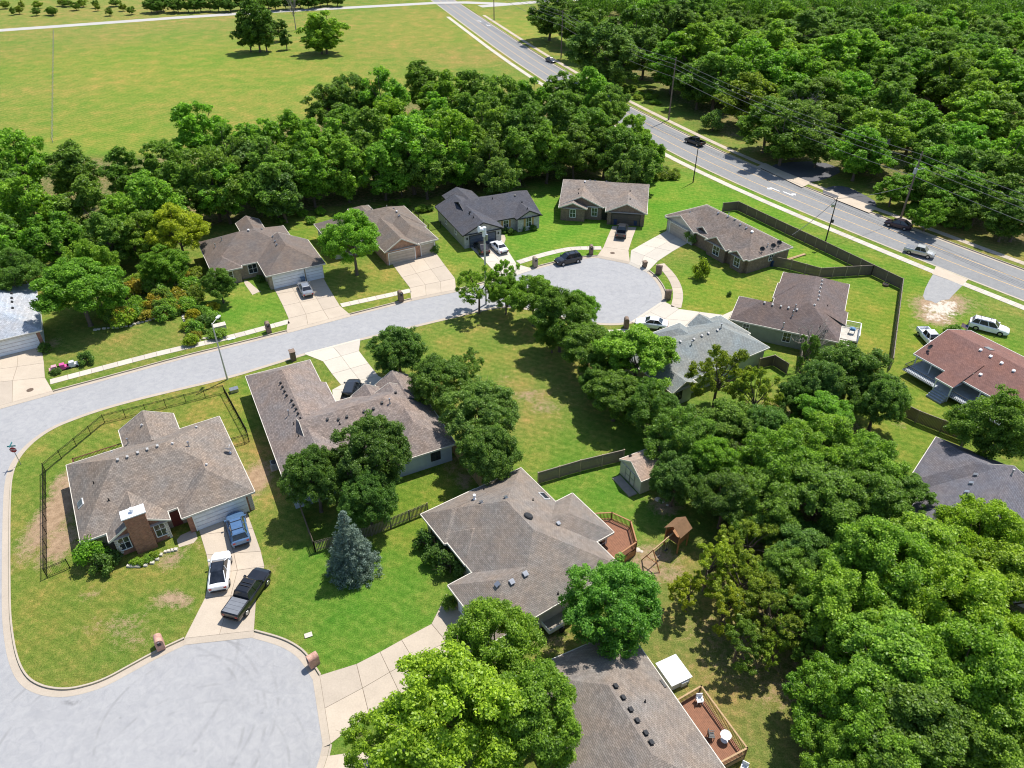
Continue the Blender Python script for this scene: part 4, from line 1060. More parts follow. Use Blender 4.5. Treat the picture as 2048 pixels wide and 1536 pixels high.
# ---- garden shed
HS = house('garden_shed', 'small cream garden shed with double doors and pinkish-tan roof', (13.89, 58.26), 117.7, [
    B(-.35, -4.6, 3.75, .15, 'WE', .62, ze=2.05, oh=.12)], SH_S, siding_mat('cream_vertical_siding', (.5, .48, .4), .2, True), TRIM, cat='shed')
SHD = M('grey_green_trim', (.2, .21, .17), .7)
T = wall_T(HS, 0, 'N', 1.7)
for x in (-.85, 0.02):
    d = MB().box(x, x + .83, .0, .05, .15, 1.95, T).build('door', siding_mat('cream_door', (.52, .5, .42), .2, True), HS.root)
    f = MB()
    for a in ((x, x + .06, .15, 1.95), (x + .77, x + .83, .15, 1.95)): f.box(a[0], a[1], .05, .08, a[2], a[3], T)
    for zz in (.15, 1.0, 1.89): f.box(x + .06, x + .77, .05, .078, zz, zz + .06, T)
    f.build('door_frame', SHD, d)
vents(HS, [(1263, 898)], DARKM, .2)
MB().box(-.1, 3.2, .25, 1.3, .0, .12).build('ramp', M('weathered_board', (.28, .25, .21), .85), HS.root)
# roof glimpsed in the woods
HW = house('woodland_house', 'tan roof of a house glimpsed through the upper right trees', tuple(W(1800, 270, 3)[:2]), 20, [B(0, 0, 11, 9, 'SNWE', .45)], SH_S, SID_BE)
HX = house('far_white_house', 'pale roof patch glimpsed deep in the upper right woods', tuple(W(1880, 190, 3)[:2]), 10, [B(0, 0, 10, 8, 'SN', .4)], SH_N, SID_W)
# ------------------------------------------------------------------ vehicles
CARGLASS = None
def _cg():
    m, nt, b = new_mat('car_glass')
    nt.links.new(ramp(nt, noise(nt, coords(nt), 2.0, 3), [(.3, (.006, .007, .009)), (.7, (.02, .023, .03))]), b.inputs['Base Color'])
    b.inputs['Roughness'].default_value = .05; b.inputs['Specular IOR Level'].default_value = .8
    return m
CARGLASS = _cg()
BLACKP = paint('black_paint', (.008, .008, .01)); WHITEP = paint('white_paint', (.78, .79, .8), .3); SILVER = paint('silver_paint', (.36, .37, .38), .3, .6); BLUEP = paint('sky_brightened_blue_paint', (.10, .19, .34), .25, .4)  # suv blue is brightened to stand in for sky reflected in its roof
DGREY = paint('dark_grey_paint', (.03, .033, .04), .28, .3); DRED = paint('dark_maroon_paint', (.035, .02, .03), .28, .3); CHAMP = paint('pale_silver_paint', (.5, .5, .48), .3, .4)
LAMPW = M('headlamp_lens', (.75, .77, .8), .1, .05, spec=.8); LAMPR = M('tail_lamp_lens', (.35, .012, .012), .2, .1, spec=.7); RIM = M('alloy_rim', (.42, .43, .45), .3, .1, metallic=.8); PLASTIC = M('black_plastic', (.02, .02, .022), .6, .1)
SPEC = {
 'sedan': dict(st=[(-2.35, .42, .74, .86, .72, .78, .66), (-2.22, .3, .8, .98, .82, .87, .72), (-1.6, .24, .84, 1.02, .88, .91, .76), (-.3, .22, .82, .98, .89, .92, .8), (1.0, .22, .8, .97, .88, .91, .77), (1.85, .24, .7, .84, .85, .88, .68), (2.22, .3, .6, .72, .76, .8, .58), (2.35, .4, .55, .63, .66, .68, .5)],
      gh=(1.08, .28, -.95, -1.72, .96, 1.44, .77, .58), wh=(1.42, -1.38, .33)),
 'suv': dict(st=[(-2.36, .45, .95, 1.08, .76, .84, .74), (-2.26, .34, 1.0, 1.12, .86, .92, .8), (-1.5, .3, .98, 1.1, .92, .95, .82), (-.3, .28, .96, 1.08, .93, .95, .82), (1.0, .28, .94, 1.07, .92, .94, .8), (1.85, .3, .86, 1.0, .89, .91, .74), (2.24, .36, .74, .88, .8, .84, .64), (2.38, .46, .66, .76, .7, .72, .55)],
      gh=(1.15, .42, -1.85, -2.22, 1.07, 1.7, .81, .63), wh=(1.42, -1.42, .37)),
 'crossover': dict(st=[(-2.36, .42, .85, .98, .74, .82, .7), (-2.24, .32, .92, 1.06, .85, .91, .76), (-1.5, .28, .92, 1.04, .91, .94, .8), (-.3, .26, .9, 1.02, .92, .94, .8), (1.0, .26, .88, 1.0, .91, .93, .78), (1.8, .28, .78, .9, .88, .9, .7), (2.2, .34, .66, .78, .79, .83, .6), (2.36, .44, .6, .68, .68, .7, .5)],
      gh=(1.2, .3, -.95, -2.12, 1.0, 1.58, .79, .6), wh=(1.42, -1.42, .36)),
 'pickup': dict(st=[(-2.85, .55, 1.0, 1.22, .84, .92, .86), (-2.8, .5, 1.05, 1.24, .9, .96, .9), (-1.05, .46, 1.05, 1.24, .94, .97, .9), (-.95, .46, 1.05, 1.16, .94, .97, .86), (1.2, .45, 1.03, 1.16, .94, .96, .86), (2.3, .46, .98, 1.1, .92, .95, .8), (2.66, .5, .86, .98, .84, .88, .72), (2.78, .58, .78, .88, .74, .78, .64)],
      gh=(1.4, .72, -.72, -.98, 1.15, 1.82, .84, .66), wh=(1.75, -1.75, .4), bed=(-2.72, -1.1))}
def car(kind, label, rear, front, mat, z=None, L=None, roofmat=None, rails=False, tonneau=None, name=None, lights=True, bedmat=None):
    z = .03 if z is None else z
    a, f = W(*rear, z), W(*front, z); c = (a + f) / 2; ang = math.atan2(f.y - a.y, f.x - a.x)
    S = SPEC[kind]; full = S['st'][-1][0] - S['st'][0][0]; k = (L or full) / full
    root = empty(name or {'sedan': 'car', 'suv': 'suv', 'crossover': 'crossover_car', 'pickup': 'pickup_truck'}[kind], (c.x, c.y, z), ang, label, {'sedan': 'car', 'suv': 'car', 'crossover': 'car', 'pickup': 'truck'}[kind])
    root.scale = (k, min(1.0, (1 + k) / 2), min(1.0, (1 + k) / 2))
    v, fs = [], []
    for (x, zl, zb, zt, wl, wb, wt) in S['st']:
        zm = (zl + zb) / 2
        v += [(x, -wl, zl), (x, -wb * 1.0, zm), (x, -wb, zb), (x, -wt, zt), (x, 0, zt + .03), (x, wt, zt), (x, wb, zb), (x, wb, zm), (x, wl, zl)]
    n = 9
    for i in range(len(S['st']) - 1):
        for j in range(n - 1): fs.append((i * n + j, i * n + j + 1, (i + 1) * n + j + 1, (i + 1) * n + j))
        fs.append((i * n + n - 1, i * n, (i + 1) * n, (i + 1) * n + n - 1))
    fs.append(tuple(range(n))[::-1]); m = (len(S['st']) - 1) * n; fs.append(tuple(range(m, m + n)))
    if 'bed' in S:                                          # open the load bed
        x0, x1 = S['bed']
        fs = [q for q in fs if not (min(v[i][0] for i in q) > -2.81 and max(v[i][0] for i in q) < -1.0 and min(v[i][2] for i in q) > 1.2)]
        b0 = len(v); w = .78; zt, zf = 1.26, .78
        v += [(-2.78, -.9, 1.24), (-2.78, .9, 1.24), (-1.05, .9, 1.24), (-1.05, -.9, 1.24), (x0, -w, zt), (x0, w, zt), (x1, w, zt), (x1, -w, zt), (x0, -w, zf), (x0, w, zf), (x1, w, zf), (x1, -w, zf)]
        for s_ in range(4):
            t_ = (s_ + 1) % 4; fs += [(b0 + s_, b0 + t_, b0 + 4 + t_, b0 + 4 + s_), (b0 + 4 + s_, b0 + 4 + t_, b0 + 8 + t_, b0 + 8 + s_)]
        fs.append((b0 + 8, b0 + 9, b0 + 10, b0 + 11))
    bm_ = mesh_obj('body', v, fs, mat, root)
    bm = bmesh.new(); bm.from_mesh(bm_.data); bmesh.ops.remove_doubles(bm, verts=bm.verts, dist=.0005); bmesh.ops.recalc_face_normals(bm, faces=bm.faces)
    bmesh.ops.bevel(bm, geom=[e for e in bm.edges if len(e.link_faces) == 2 and e.calc_face_angle(0) > .35], offset=.035, segments=2, affect='EDGES', clamp_overlap=True); bm.to_mesh(bm_.data); bm.free()
    xb, xf, xr, xe, zb, zr, wb, wr = S['gh']
    gv = [(xb, -wb, zb), (xb, wb, zb), (xe, wb, zb), (xe, -wb, zb), (xf, -wr, zr), (xf, wr, zr), (xr, wr, zr), (xr, -wr, zr)]
    gv = [(x, y, z_ - (.04 if i < 4 else .0)) for i, (x, y, z_) in enumerate(gv)]
    mesh_obj('windows', gv, [(0, 1, 5, 4), (1, 2, 6, 5), (2, 3, 7, 6), (3, 0, 4, 7), (4, 5, 6, 7)], CARGLASS, root)
    rm = MB()
    rv = [(xf + .06, -wr - .01, zr - .02), (xf + .06, wr + .01, zr - .02), (xr - .06, wr + .01, zr - .02), (xr - .06, -wr - .01, zr - .02), (xf - .05, -wr * .86, zr + .05), (xf - .05, wr * .86, zr + .05), (xr + .05, wr * .86, zr + .05), (xr + .05, -wr * .86, zr + .05)]
    rm.add(rv, [(0, 1, 5, 4), (1, 2, 6, 5), (2, 3, 7, 6), (3, 0, 4, 7), (4, 5, 6, 7), (3, 2, 1, 0)])
    rm.build('roof', roofmat or mat, root)
    pl = MB()
    for i in range(4): pl.tube(Vector(gv[i]) , Vector(gv[i + 4]), .045, .04, 6)
    for s_ in (-1, 1):
        for t_ in (([.5] if kind != 'suv' else [.36, .72])):
            pl.tube((xb + (xe - xb) * t_, s_ * (wb + .005), zb - .03), (xf + (xr - xf) * t_, s_ * (wr + .005), zr), .04, .035, 6)
    pl.build('pillars', mat, root)
    if rails:
        rr = MB()
        for s_ in (-1, 1): rr.beam((xf - .15, s_ * wr * .9, zr + .09), (xr + .15, s_ * wr * .9, zr + .09), .04, .04)
        for x in (xf - .5, xr + .6): rr.beam((x, -wr * .88, zr + .1), (x, wr * .88, zr + .1), .05, .03)
        rr.build('roof_rack', PLASTIC, root)
    wf, wrr, rad = S['wh']; yw = S['st'][3][5] - .08
    for x in (wf, wrr):
        for s_ in (-1, 1):
            t = MB().tube((x, s_ * (yw - .14), rad), (x, s_ * (yw + .1), rad), rad, rad, 18).build('wheel', RUBBER, root)
            MB().tube((x, s_ * (yw + .06), rad), (x, s_ * (yw + .115), rad), rad * .62, rad * .55, 12).build('rim', RIM, t)
    F, E_ = S['st'][-1], S['st'][0]
    for s_ in (-1, 1):
        MB().box(F[0] - .22, F[0] - .02, s_ * .52 - .17, s_ * .52 + .17, F[3] - .12, F[3] + .03).build('headlight', LAMPW, root)
        MB().box(E_[0] - .025, E_[0] + .1, s_ * .66 - .12, s_ * .66 + .12, E_[2] - .12, E_[2] + .08).build('taillight', LAMPR, root)
        MB().box(xb - .25, xb - .05, s_ * (wb + .18) - .1, s_ * (wb + .18) + .1, zb + .02, zb + .17).build('mirror', mat, root)
    MB().box(F[0] - .06, F[0] + .05, -.62, .62, F[1] - .02, F[1] + .16).build('front_bumper', PLASTIC, root); MB().box(E_[0] - .06, E_[0] + .06, -.7, .7, E_[1] - .02, E_[1] + .16).build('rear_bumper', PLASTIC, root)
    if tonneau:
        for i in range(4): MB().box(-2.72 + i * .41, -2.72 + i * .41 + .39, -.79, .79, 1.25, 1.29).build('bed_cover', tonneau, root)
    return root
TONN = M('grey_tonneau', (.16, .17, .19), .45, .1)
car('suv', 'steel-blue suv parked nose-in by the white garage door', (487, 1101), (470, 1031), BLUEP, rails=True, L=4.75)
car('crossover', 'white crossover with black glass roof on the curving drive', (439, 1187), (446, 1114), WHITEP, L=4.75, roofmat=CARGLASS)
car('pickup', 'black pickup truck with grey bed cover at the foot of the curving drive', (463, 1247), (533, 1147), BLACKP, L=5.75, tonneau=TONN, rails=True)
car('sedan', 'silver sedan on the wide drive of the taupe-roofed house', (620, 600), (604, 568), SILVER, L=4.7)
car('crossover', 'black suv on the drive of the charcoal-roofed house', (974, 515), (953, 487), BLACKP, L=4.7)
car('sedan', 'white sedan on the drive of the charcoal-roofed house', (1010, 511), (985, 488), WHITEP, L=4.8)
car('suv', 'black suv parked along the upper turning circle kerb', (1160, 520), (1112, 530), BLACKP, z=ZR, L=4.7, rails=True)
car('pickup', 'dark grey pickup on the drive of the brown brick house', (1240, 482), (1246, 455), DGREY, L=5.4)
car('sedan', 'white car nearly hidden behind the sage-grey roof', (1318, 655), (1287, 651), WHITEP, z=.03, L=4.7)
car('suv', 'dark car tucked in the courtyard of the L-shaped house', (700, 800), (707, 778), DGREY, L=4.7)
car('sedan', 'black car driving on the main road near the far junction', (1092, 120), (1111, 128), DGREY, z=ZR, L=4.8)
car('pickup', 'black pickup driving on the main road before the woods', (1404, 294), (1373, 283), BLACKP, z=ZR, L=5.4)
car('crossover', 'dark maroon suv driving below the leaning utility pole', (1816, 460), (1774, 449), DRED, z=ZR, L=4.7)
car('pickup', 'pale silver pickup driving on the main road', (1809, 503), (1866, 517), CHAMP, z=ZR, L=4.9, tonneau=TONN)
car('suv', 'white long suv parked on grass behind the red-roofed house', (1939, 652), (2011, 670), WHITEP, z=.0, L=5.2, rails=True)
car('pickup', 'white pickup parked at the gable end of the red-roofed house', (1846, 672), (1868, 696), WHITEP, z=.0, L=4.9)
# ------------------------------------------------------------------ vegetation
rng = np.random.default_rng(11)
BARK = M('grey_brown_bark', (.13, .10, .075), .95, .3, 6, bmp=.5); BARKD = M('dead_grey_bark', (.27, .24, .21), .95, .25, 6)
LEAF = leaf_mat('broadleaf', (.066, .138, .02), (.262, .41, .058), .46); LEAF_F = leaf_mat('fine_leaf', (.064, .134, .027), (.225, .36, .066), .46)
NEEDLE = leaf_mat('blue_needles', (.085, .13, .11), (.24, .31, .27), .15)
FLOWER = leaf_mat('yellow_flowers', (.22, .19, .02), (.45, .36, .04), .3)
def leaf_mesh(name, C, Rr, n, size, mat, seed=0, up=.35, flat=1.0, inner=.35, droop=0.0):
    """n small pointed leaves scattered through the shells of the clumps"""
    g = np.random.default_rng(seed)
    C = np.asarray(C, 'f'); Rr = np.asarray(Rr, 'f')
    w = Rr ** 2; idx = g.choice(len(C), n, p=w / w.sum())
    d = g.normal(size=(n, 3)); d[:, 2] += up * 1.2; d /= np.linalg.norm(d, axis=1)[:, None]
    rad = inner + (1.25 - inner) * g.random(n) ** .8
    pos = C[idx] + d * (Rr[idx] * rad)[:, None] * np.array([1, 1, flat])
    nor = d * .6 + g.normal(size=(n, 3)) * .5; nor[:, 2] += up; nor /= np.linalg.norm(nor, axis=1)[:, None]
    t = np.cross(nor, g.normal(size=(n, 3))); t[:, 2] -= droop; t -= nor * (t * nor).sum(1)[:, None]; t /= np.linalg.norm(t, axis=1)[:, None] + 1e-9
    b = np.cross(nor, t)
    s = size * (.65 + .7 * g.random(n))[:, None]
    v = np.empty((n, 4, 3), 'f')
    v[:, 0] = pos - t * s * .75; v[:, 1] = pos + b * s * .48 - nor * s * .12; v[:, 2] = pos + t * s * .75; v[:, 3] = pos - b * s * .48 - nor * s * .12
    me = bpy.data.meshes.new(name)
    me.vertices.add(n * 4); me.vertices.foreach_set('co', v.ravel())
    me.loops.add(n * 4); me.loops.foreach_set('vertex_index', np.arange(n * 4, dtype='i'))
    me.polygons.add(n); me.polygons.foreach_set('loop_start', np.arange(0, n * 4, 4, dtype='i'))
    try: me.polygons.foreach_set('loop_total', np.full(n, 4, 'i'))
    except Exception: pass
    me.update(calc_edges=True); me.materials.append(mat)
    return me
def limbs_mesh(name, h, crown_pts, r0, mat, trunk_top=.45, seed=0, bend=.25):
    rd = random.Random(seed); mb = MB()
    p = Vector((0, 0, -.1)); top = Vector((rd.uniform(-bend, bend), rd.uniform(-bend, bend), h * trunk_top))
    mid = p.lerp(top, .5) + Vector((rd.uniform(-.12, .12), rd.uniform(-.12, .12), 0))
    mb.tube(p, p + Vector((0, 0, .35)), r0 * 1.5, r0, 9, False); mb.tube(p + Vector((0, 0, .3)), mid, r0, r0 * .85, 9, False); mb.tube(mid, top, r0 * .85, r0 * .62, 9, False)
    for c in crown_pts:
        c = Vector(c); s = mid.lerp(top, rd.uniform(.2, 1.0)); k = s.lerp(c, .5) + Vector((rd.uniform(-.3, .3), rd.uniform(-.3, .3), rd.uniform(.0, .5)))
        mb.tube(s, k, r0 * .4, r0 * .24, 6, False); mb.tube(k, c, r0 * .24, r0 * .07, 5, False)
        for _ in range(2):
            e = c + Vector((rd.uniform(-1, 1), rd.uniform(-1, 1), rd.uniform(-.2, .8))) * .8; mb.tube(k.lerp(c, .6), e, r0 * .12, r0 * .04, 4, False)
    me = bpy.data.meshes.new(name); me.from_pydata(mb.v, [], mb.f); me.update(); me.materials.append(mat)
    return me
PROTO = {}
def proto(kind, R0, h, n_cl, n_leaf, size, mat, seed, rz=None, zc=None, lobes=6, clr=(.11, .2), shape='round', low=-.7, trunk=.22, droop=0.0):
    """a tree of crown radius R0 and height h built round its base"""
    g = random.Random(seed); C, Rr = [], []
    rz = rz or (h - 1.0) / 2; zc = zc or h - rz
    lob = [(Vector((math.cos(a), math.sin(a), g.uniform(-.35, .55))), g.uniform(.8, 1.18)) for a in [2 * math.pi * (k + g.uniform(-.3, .3)) / lobes for k in range(lobes)]]
    lob.append((Vector((0, 0, 1)), g.uniform(.92, 1.12)))
    if n_cl > 60:                                          # boughs, each carrying its own tufts
        nb = max(16, int(n_cl / 3.6))
        for b_ in range(nb):
            while True:
                d = Vector((g.gauss(0, 1), g.gauss(0, 1), g.gauss(0, 1) + (.2 if low > -.9 else -.05))).normalized()
                if d.z > low: break
            ext = .74
            for l, e in lob:
                k = max(0, d.dot(l.normalized())); ext = max(ext, .74 + (e - .74) * k ** 3)
            wid = 1.0
            if shape == 'cone': wid = .35 + .65 * (1 - (d.z * .7 + 1) / 2)
            rr = g.choice((g.uniform(.64, .84), g.uniform(.7, .86), g.uniform(.35, .62))) * ext
            bc = Vector((d.x * rr * R0 * wid, d.y * rr * R0 * wid, zc + d.z * rr * rz)); br = g.uniform(.15, .27) * R0
            for t_ in range(9):
                o = Vector((g.gauss(0, 1), g.gauss(0, 1), g.gauss(0, 1) + .3)).normalized() + d * .45
                o.normalize(); q = g.uniform(.55, 1.08)
                C.append((bc.x + o.x * br * q, bc.y + o.y * br * q, bc.z + o.z * br * q * .85)); Rr.append(g.uniform(.55, 1.0) * clr[1] * .6 * R0)
    while len(C) < n_cl and n_cl <= 60:
        d = Vector((g.gauss(0, 1), g.gauss(0, 1), g.gauss(0, 1))).normalized()
        if d.z < low: continue
        rr = g.uniform(.5, .9); cr = g.uniform(*clr) * R0
        C.append((d.x * rr * R0, d.y * rr * R0, zc + d.z * rr * rz)); Rr.append(cr)
    crown = leaf_mesh('crown', C, Rr, n_leaf, size, mat, seed, droop=droop, flat=.85)
    tops = g.sample(C, min(14, len(C)))
    trunk_me = limbs_mesh('trunk', h, tops, trunk, BARK, .5, seed)
    PROTO[kind] = (R0, h, crown, trunk_me)
# near kinds: more, smaller leaves
proto('mapleA', 4.5, 10.5, 240, 80000, .125, LEAF, 1); proto('mapleB', 4.5, 10.0, 220, 80000, .125, LEAF, 2, lobes=5); proto('mapleC', 4.2, 11.5, 230, 80000, .125, LEAF, 3, lobes=7)
proto('fineA', 4.3, 8.6, 320, 80000, .11, LEAF_F, 4, clr=(.09, .16), droop=.5); proto('fineB', 4.3, 8.2, 300, 80000, .11, LEAF_F, 5, clr=(.09, .17), droop=.5)
proto('airyA', 4.6, 9.5, 120, 26000, .125, LEAF, 6, clr=(.07, .15)); proto('airyB', 4.4, 9.0, 90, 17000, .13, LEAF, 7, clr=(.07, .14))
# distant kinds
for k in range(5): proto('far%d' % k, 4.5, 10.5 + .6 * k, 190, 32000, .19, LEAF, 20 + k, lobes=4 + k % 4, clr=(.1, .2), low=-.97, rz=(10.2 + .6 * k) / 2)
for k in range(2): proto('cedar%d' % k, 3.2, 9.0, 120, 20000, .17, LEAF_F, 30 + k, shape='cone', clr=(.14, .26), low=-.97, rz=4.4)
proto('bushA', 1.0, 1.5, 26, 3600, .10, LEAF, 40, rz=.72, zc=.7, clr=(.26, .42), low=-.6, trunk=.04); proto('bushB', 1.0, 1.2, 22, 3000, .11, LEAF_F, 41, rz=.6, zc=.58, clr=(.26, .44), low=-.6, trunk=.04)
proto('flowerA', .8, 1.0, 18, 1800, .10, FLOWER, 42, rz=.5, zc=.5, clr=(.25, .4), trunk=.03)
TREE_COUNT = 0
TINT = {'mid': (1, 1, 1), 'dark': (.75, .8, .9), 'bright': (1.35, 1.32, 1.0), 'lime': (1.75, 1.5, .82), 'grey': (1.0, .98, 1.4), 'yellow': (2.0, 1.45, .75), 'olive': (1.4, 1.12, .85), 'deep': (.88, .93, .95), 'fresh': (1.15, 1.3, .9)}
def plant(kind, name, loc, r, h, tint, label, cat, group=None, seed=0, rz=None):
    global TREE_COUNT; TREE_COUNT += 1
    g = random.Random(seed * 7919 + TREE_COUNT)
    R0, h0, crown, trunk_me = PROTO[kind]
    root = empty(name, (loc[0], loc[1], 0), g.uniform(0, 6.28) if rz is None else rz, label, cat, group)
    root.scale = (r / R0, r / R0 * g.uniform(.92, 1.08), h / h0)
    c = bpy.data.objects.new('crown' if cat == 'tree' else 'foliage', crown); COL.objects.link(c); c.parent = root
    t = TINT[tint] if isinstance(tint, str) else tint
    j = g.uniform(.86, 1.14); c.color = (t[0] * j * g.uniform(.94, 1.08), t[1] * j, t[2] * j * g.uniform(.9, 1.1), 1)
    k = bpy.data.objects.new('trunk' if cat == 'tree' else 'stem', trunk_me); COL.objects.link(k); k.parent = root
    return root
def name_apart(items):
    """items: (object, photo x, label); like labels are told apart by their order from the left"""
    by = {}
    for o, x, l in items: by.setdefault(l, []).append((x, o))
    for l, q in by.items():
        q.sort(key=lambda t: t[0]); n = len(q); words = ['first', 'second', 'third', 'fourth', 'fifth', 'sixth', 'seventh', 'eighth', 'ninth', 'tenth']
        for i, (x, o) in enumerate(q):
            o['label'] = l if n == 1 else ('%s, the %s one' % (l, ('left', 'right')[i]) if n == 2 else '%s, %s from left' % (l, words[min(i, 9)]))
def pick(v, table):
    for lim, w in table:
        if v < lim: return w
    return table[-1][1]
def tree(px, py, rpx, kind, tint='mid', label='', h=None, group=None, name='tree', cat='tree', hk=2.25, zf=.58):
    """crown centred on a photo pixel; its distance follows from the ground it stands on and its height"""
    r = 4.0
    for _ in range(4):
        hh = h or hk * r + .6
        w = W(px, py, hh * zf); r = rpx * depth_at(w) / CAM_F
    hh = h or hk * r + .6
    return plant(kind, name, (w.x, w.y), r, hh, tint, label, cat, group, seed=int(px + py * 3))
def bush(px, py, rpx, kind='bushA', tint='mid', label='', hk=1.25, group=None, name='shrub'):
    r = 1.0
    for _ in range(3):
        w = W(px, py, r * hk * .5); r = rpx * depth_at(w) / CAM_F
    return plant(kind, name, (w.x, w.y), r, r * hk, tint, label, 'shrub', group, seed=int(px * 3 + py))
# --- single trees
tree(905, 1440, 165, 'mapleA', 'lime', 'big bright lime-green tree at the bottom edge beside the turning circle drive', h=11.5)
tree(985, 1290, 100, 'mapleB', 'bright', 'bright green tree whose crown overlaps the centre house garage roof', h=9)
tree(1075, 1420, 105, 'mapleC', 'bright', 'bright green tree crowding the bottom edge house roof', h=10)
tree(775, 1490, 95, 'airyA', 'lime', 'airy lime-green tree over the drive at the bottom edge', h=8)
tree(1228, 1215, 108, 'fineA', (1.0, 1.25, .9), 'rounded fine-leaved green tree between the two lower centre houses', h=9.5)
tree(628, 955, 74, 'fineB', 'deep', 'left of the two fine-leaved trees overhanging the L-shaped house', h=8.5)
tree(748, 908, 90, 'fineA', 'deep', 'larger fine-leaved tree overhanging the L-shaped house roof', h=10)
tree(735, 1000, 64, 'fineB', 'deep', 'lower fine-leaved tree in the backyard behind the blue spruce', h=7.5)
tree(797, 703, 66, 'fineA', 'deep', 'fine-leaved tree beside the pale drive, nearest the street', h=7.5)
tree(880, 765, 70, 'fineB', 'mid', 'second fine-leaved tree along the right side of the L-shaped house', h=8)
tree(965, 830, 88, 'fineA', 'mid', 'broad fine-leaved tree on the vacant lot edge beside the L-shaped house', h=9)
tree(975, 905, 72, 'fineB', 'mid', 'fine-leaved tree leaning over the wooden fence near the centre house', h=8)
tree(935, 728, 38, 'airyA', 'grey', 'small greyish fine tree at the vacant lot edge', h=5.5)
tree(957, 572, 48, 'airyA', 'bright', 'airy light green tree beside the street below the siren pole', h=8)
tree(1015, 560, 42, 'airyB', 'bright', 'airy light green tree overlapping the charcoal-roofed house drive', h=8)
for p, r_, t_, l_ in (((1068, 598), 52, 'bright', 'bright green tree in the row, nearest the upper turning circle'), ((1122, 636), 68, 'mid', 'dense green tree in the row below the upper turning circle'), ((1176, 692), 62, 'deep', 'dark green tree in the middle of the row by the vacant lot'), ((1012, 588), 38, 'fresh', 'fresh green tree in the row just below the siren pole'), ((1160, 620), 42, 'fresh', 'fresh green tree in the row touching the turning circle kerb'), ((1215, 715), 50, 'mid', 'mid-green tree in the row left of the large bright tree'),
                     ((1275, 715), 84, 'bright', 'large bright green tree before the sage-grey roof'), ((1232, 785), 60, 'mid', 'green tree standing over the vacant lot corner'), ((1305, 815), 66, 'deep', 'dark green tree behind the garden shed'), ((1195, 765), 40, 'deep', 'dark small tree in the row near the vacant lot corner'), ((1105, 668), 36, 'deep', 'small dark tree low in the row shading the vacant lot')):
    tree(*p, r_, random.Random(p[0]).choice(['mapleA', 'mapleB', 'mapleC']), t_, l_, hk=1.9)
tree(705, 482, 66, 'mapleB', 'fresh', 'round green tree on the lawn before the orange brick house', h=10.5)
tree(437, 566, 36, 'mapleA', 'deep', 'small green tree on the lawn of the taupe-roofed house', h=6)
tree(1440, 745, 68, 'airyA', 'olive', 'open-branched tree rising before the sage-grey roof', h=10)
tree(1515, 790, 58, 'airyB', 'olive', 'yellowish airy tree right of the open-branched tree', h=9)
tree(1612, 705, 34, 'airyB', 'grey', 'thin grey-green tree near the mauve-roofed house wall', h=7)
tree(510, 48, 44, 'far3', 'dark', 'dark tall tree in the meadow below the country road', h=18, zf=.5)
tree(495, 66, 32, 'far0', 'dark', 'dark lower crown left of the tall meadow tree', h=12, zf=.5); tree(528, 70, 30, 'far2', 'dark', 'dark lower crown right of the tall meadow tree', h=11, zf=.5); tree(640, 80, 40, 'far4', 'bright', 'lower yellow-green crown beneath the rounded meadow tree', h=9, zf=.5)
tree(648, 64, 50, 'far1', 'bright', 'rounded yellow-green tree in the meadow', h=14, zf=.5)
tree(556, 55, 22, 'far2', 'dark', 'small dark tree between the two meadow trees', h=8); tree(570, 75, 16, 'cedar1', 'dark', 'dark conifer between the two meadow trees', h=7)
tree(152, 575, 86, 'mapleC', 'fresh', 'large tree beside the light-roofed house at the left', h=11)
tree(175, 540, 60, 'mapleA', 'bright', 'bright yellow-topped tree behind the left garden', h=11)
tree(355, 465, 62, 'mapleB', 'yellow', 'yellowish-green tree at the forest edge beside the taupe-roofed house', h=10)
tree(330, 530, 50, 'mapleA', 'fresh', 'green tree at the back of the left garden', h=7)
tree(30, 550, 55, 'mapleB', 'deep', 'dark tree behind the light-roofed house', h=9)
tree(1995, 850, 88, 'mapleA', 'deep', 'dark round tree between the red-roofed and slate-roofed houses', h=10)
tree(1700, 750, 85, 'fineA', 'deep', 'broad fine-leaved tree below the fenced yellow-green yard', h=9)
tree(1640, 770, 60, 'fineB', 'grey', 'greyish fine-leaved tree below the mauve-roofed house', h=8.5)
tree(1760, 800, 62, 'fineB', 'deep', 'fine-leaved tree beside the corner of the privacy fence', h=8)
# --- belt of woodland between meadow and houses
BELT = [(30, 320, 68), (-30, 370, 70), (140, 340, 60), (250, 350, 55), (395, 262, 66), (330, 330, 55), (455, 300, 55), (520, 290, 60), (590, 275, 55), (655, 215, 52), (700, 200, 55), (765, 195, 60), (845, 172, 52), (890, 200, 58), (945, 190, 55), (1000, 205, 58), (1060, 205, 50), (1120, 195, 52), (1180, 190, 55), (1212, 225, 46), (1268, 268, 42),
        (60, 425, 78), (-20, 470, 70), (180, 425, 74), (300, 405, 72), (420, 360, 74), (540, 340, 72), (645, 306, 72), (740, 290, 72), (822, 300, 78), (900, 285, 72), (975, 272, 66), (1040, 268, 66), (1110, 265, 66), (1175, 270, 62), (1235, 300, 52), (1292, 308, 42),
        (110, 485, 62), (215, 480, 60), (290, 470, 55), (445, 380, 60), (545, 372, 62), (620, 350, 56), (690, 336, 60), (765, 334, 58), (850, 330, 60), (920, 322, 50), (1040, 306, 56), (1095, 300, 58), (1150, 298, 56), (1210, 300, 50), (480, 330, 60), (600, 330, 60), (360, 380, 60), (700, 265, 60), (780, 250, 60), (870, 245, 60), (960, 235, 60), (1050, 240, 56), (1130, 232, 56), (250, 440, 60), (20, 510, 60), (800, 352, 34), (1000, 338, 30)]
BT = [('mid', 'leafy mid-green tree in the woodland belt behind the upper houses'), ('deep', 'dark green tree in the woodland belt behind the upper houses'), ('fresh', 'fresh green tree in the woodland belt behind the upper houses'), ('bright', 'bright green tree in the woodland belt behind the upper houses')]
belt_items = []
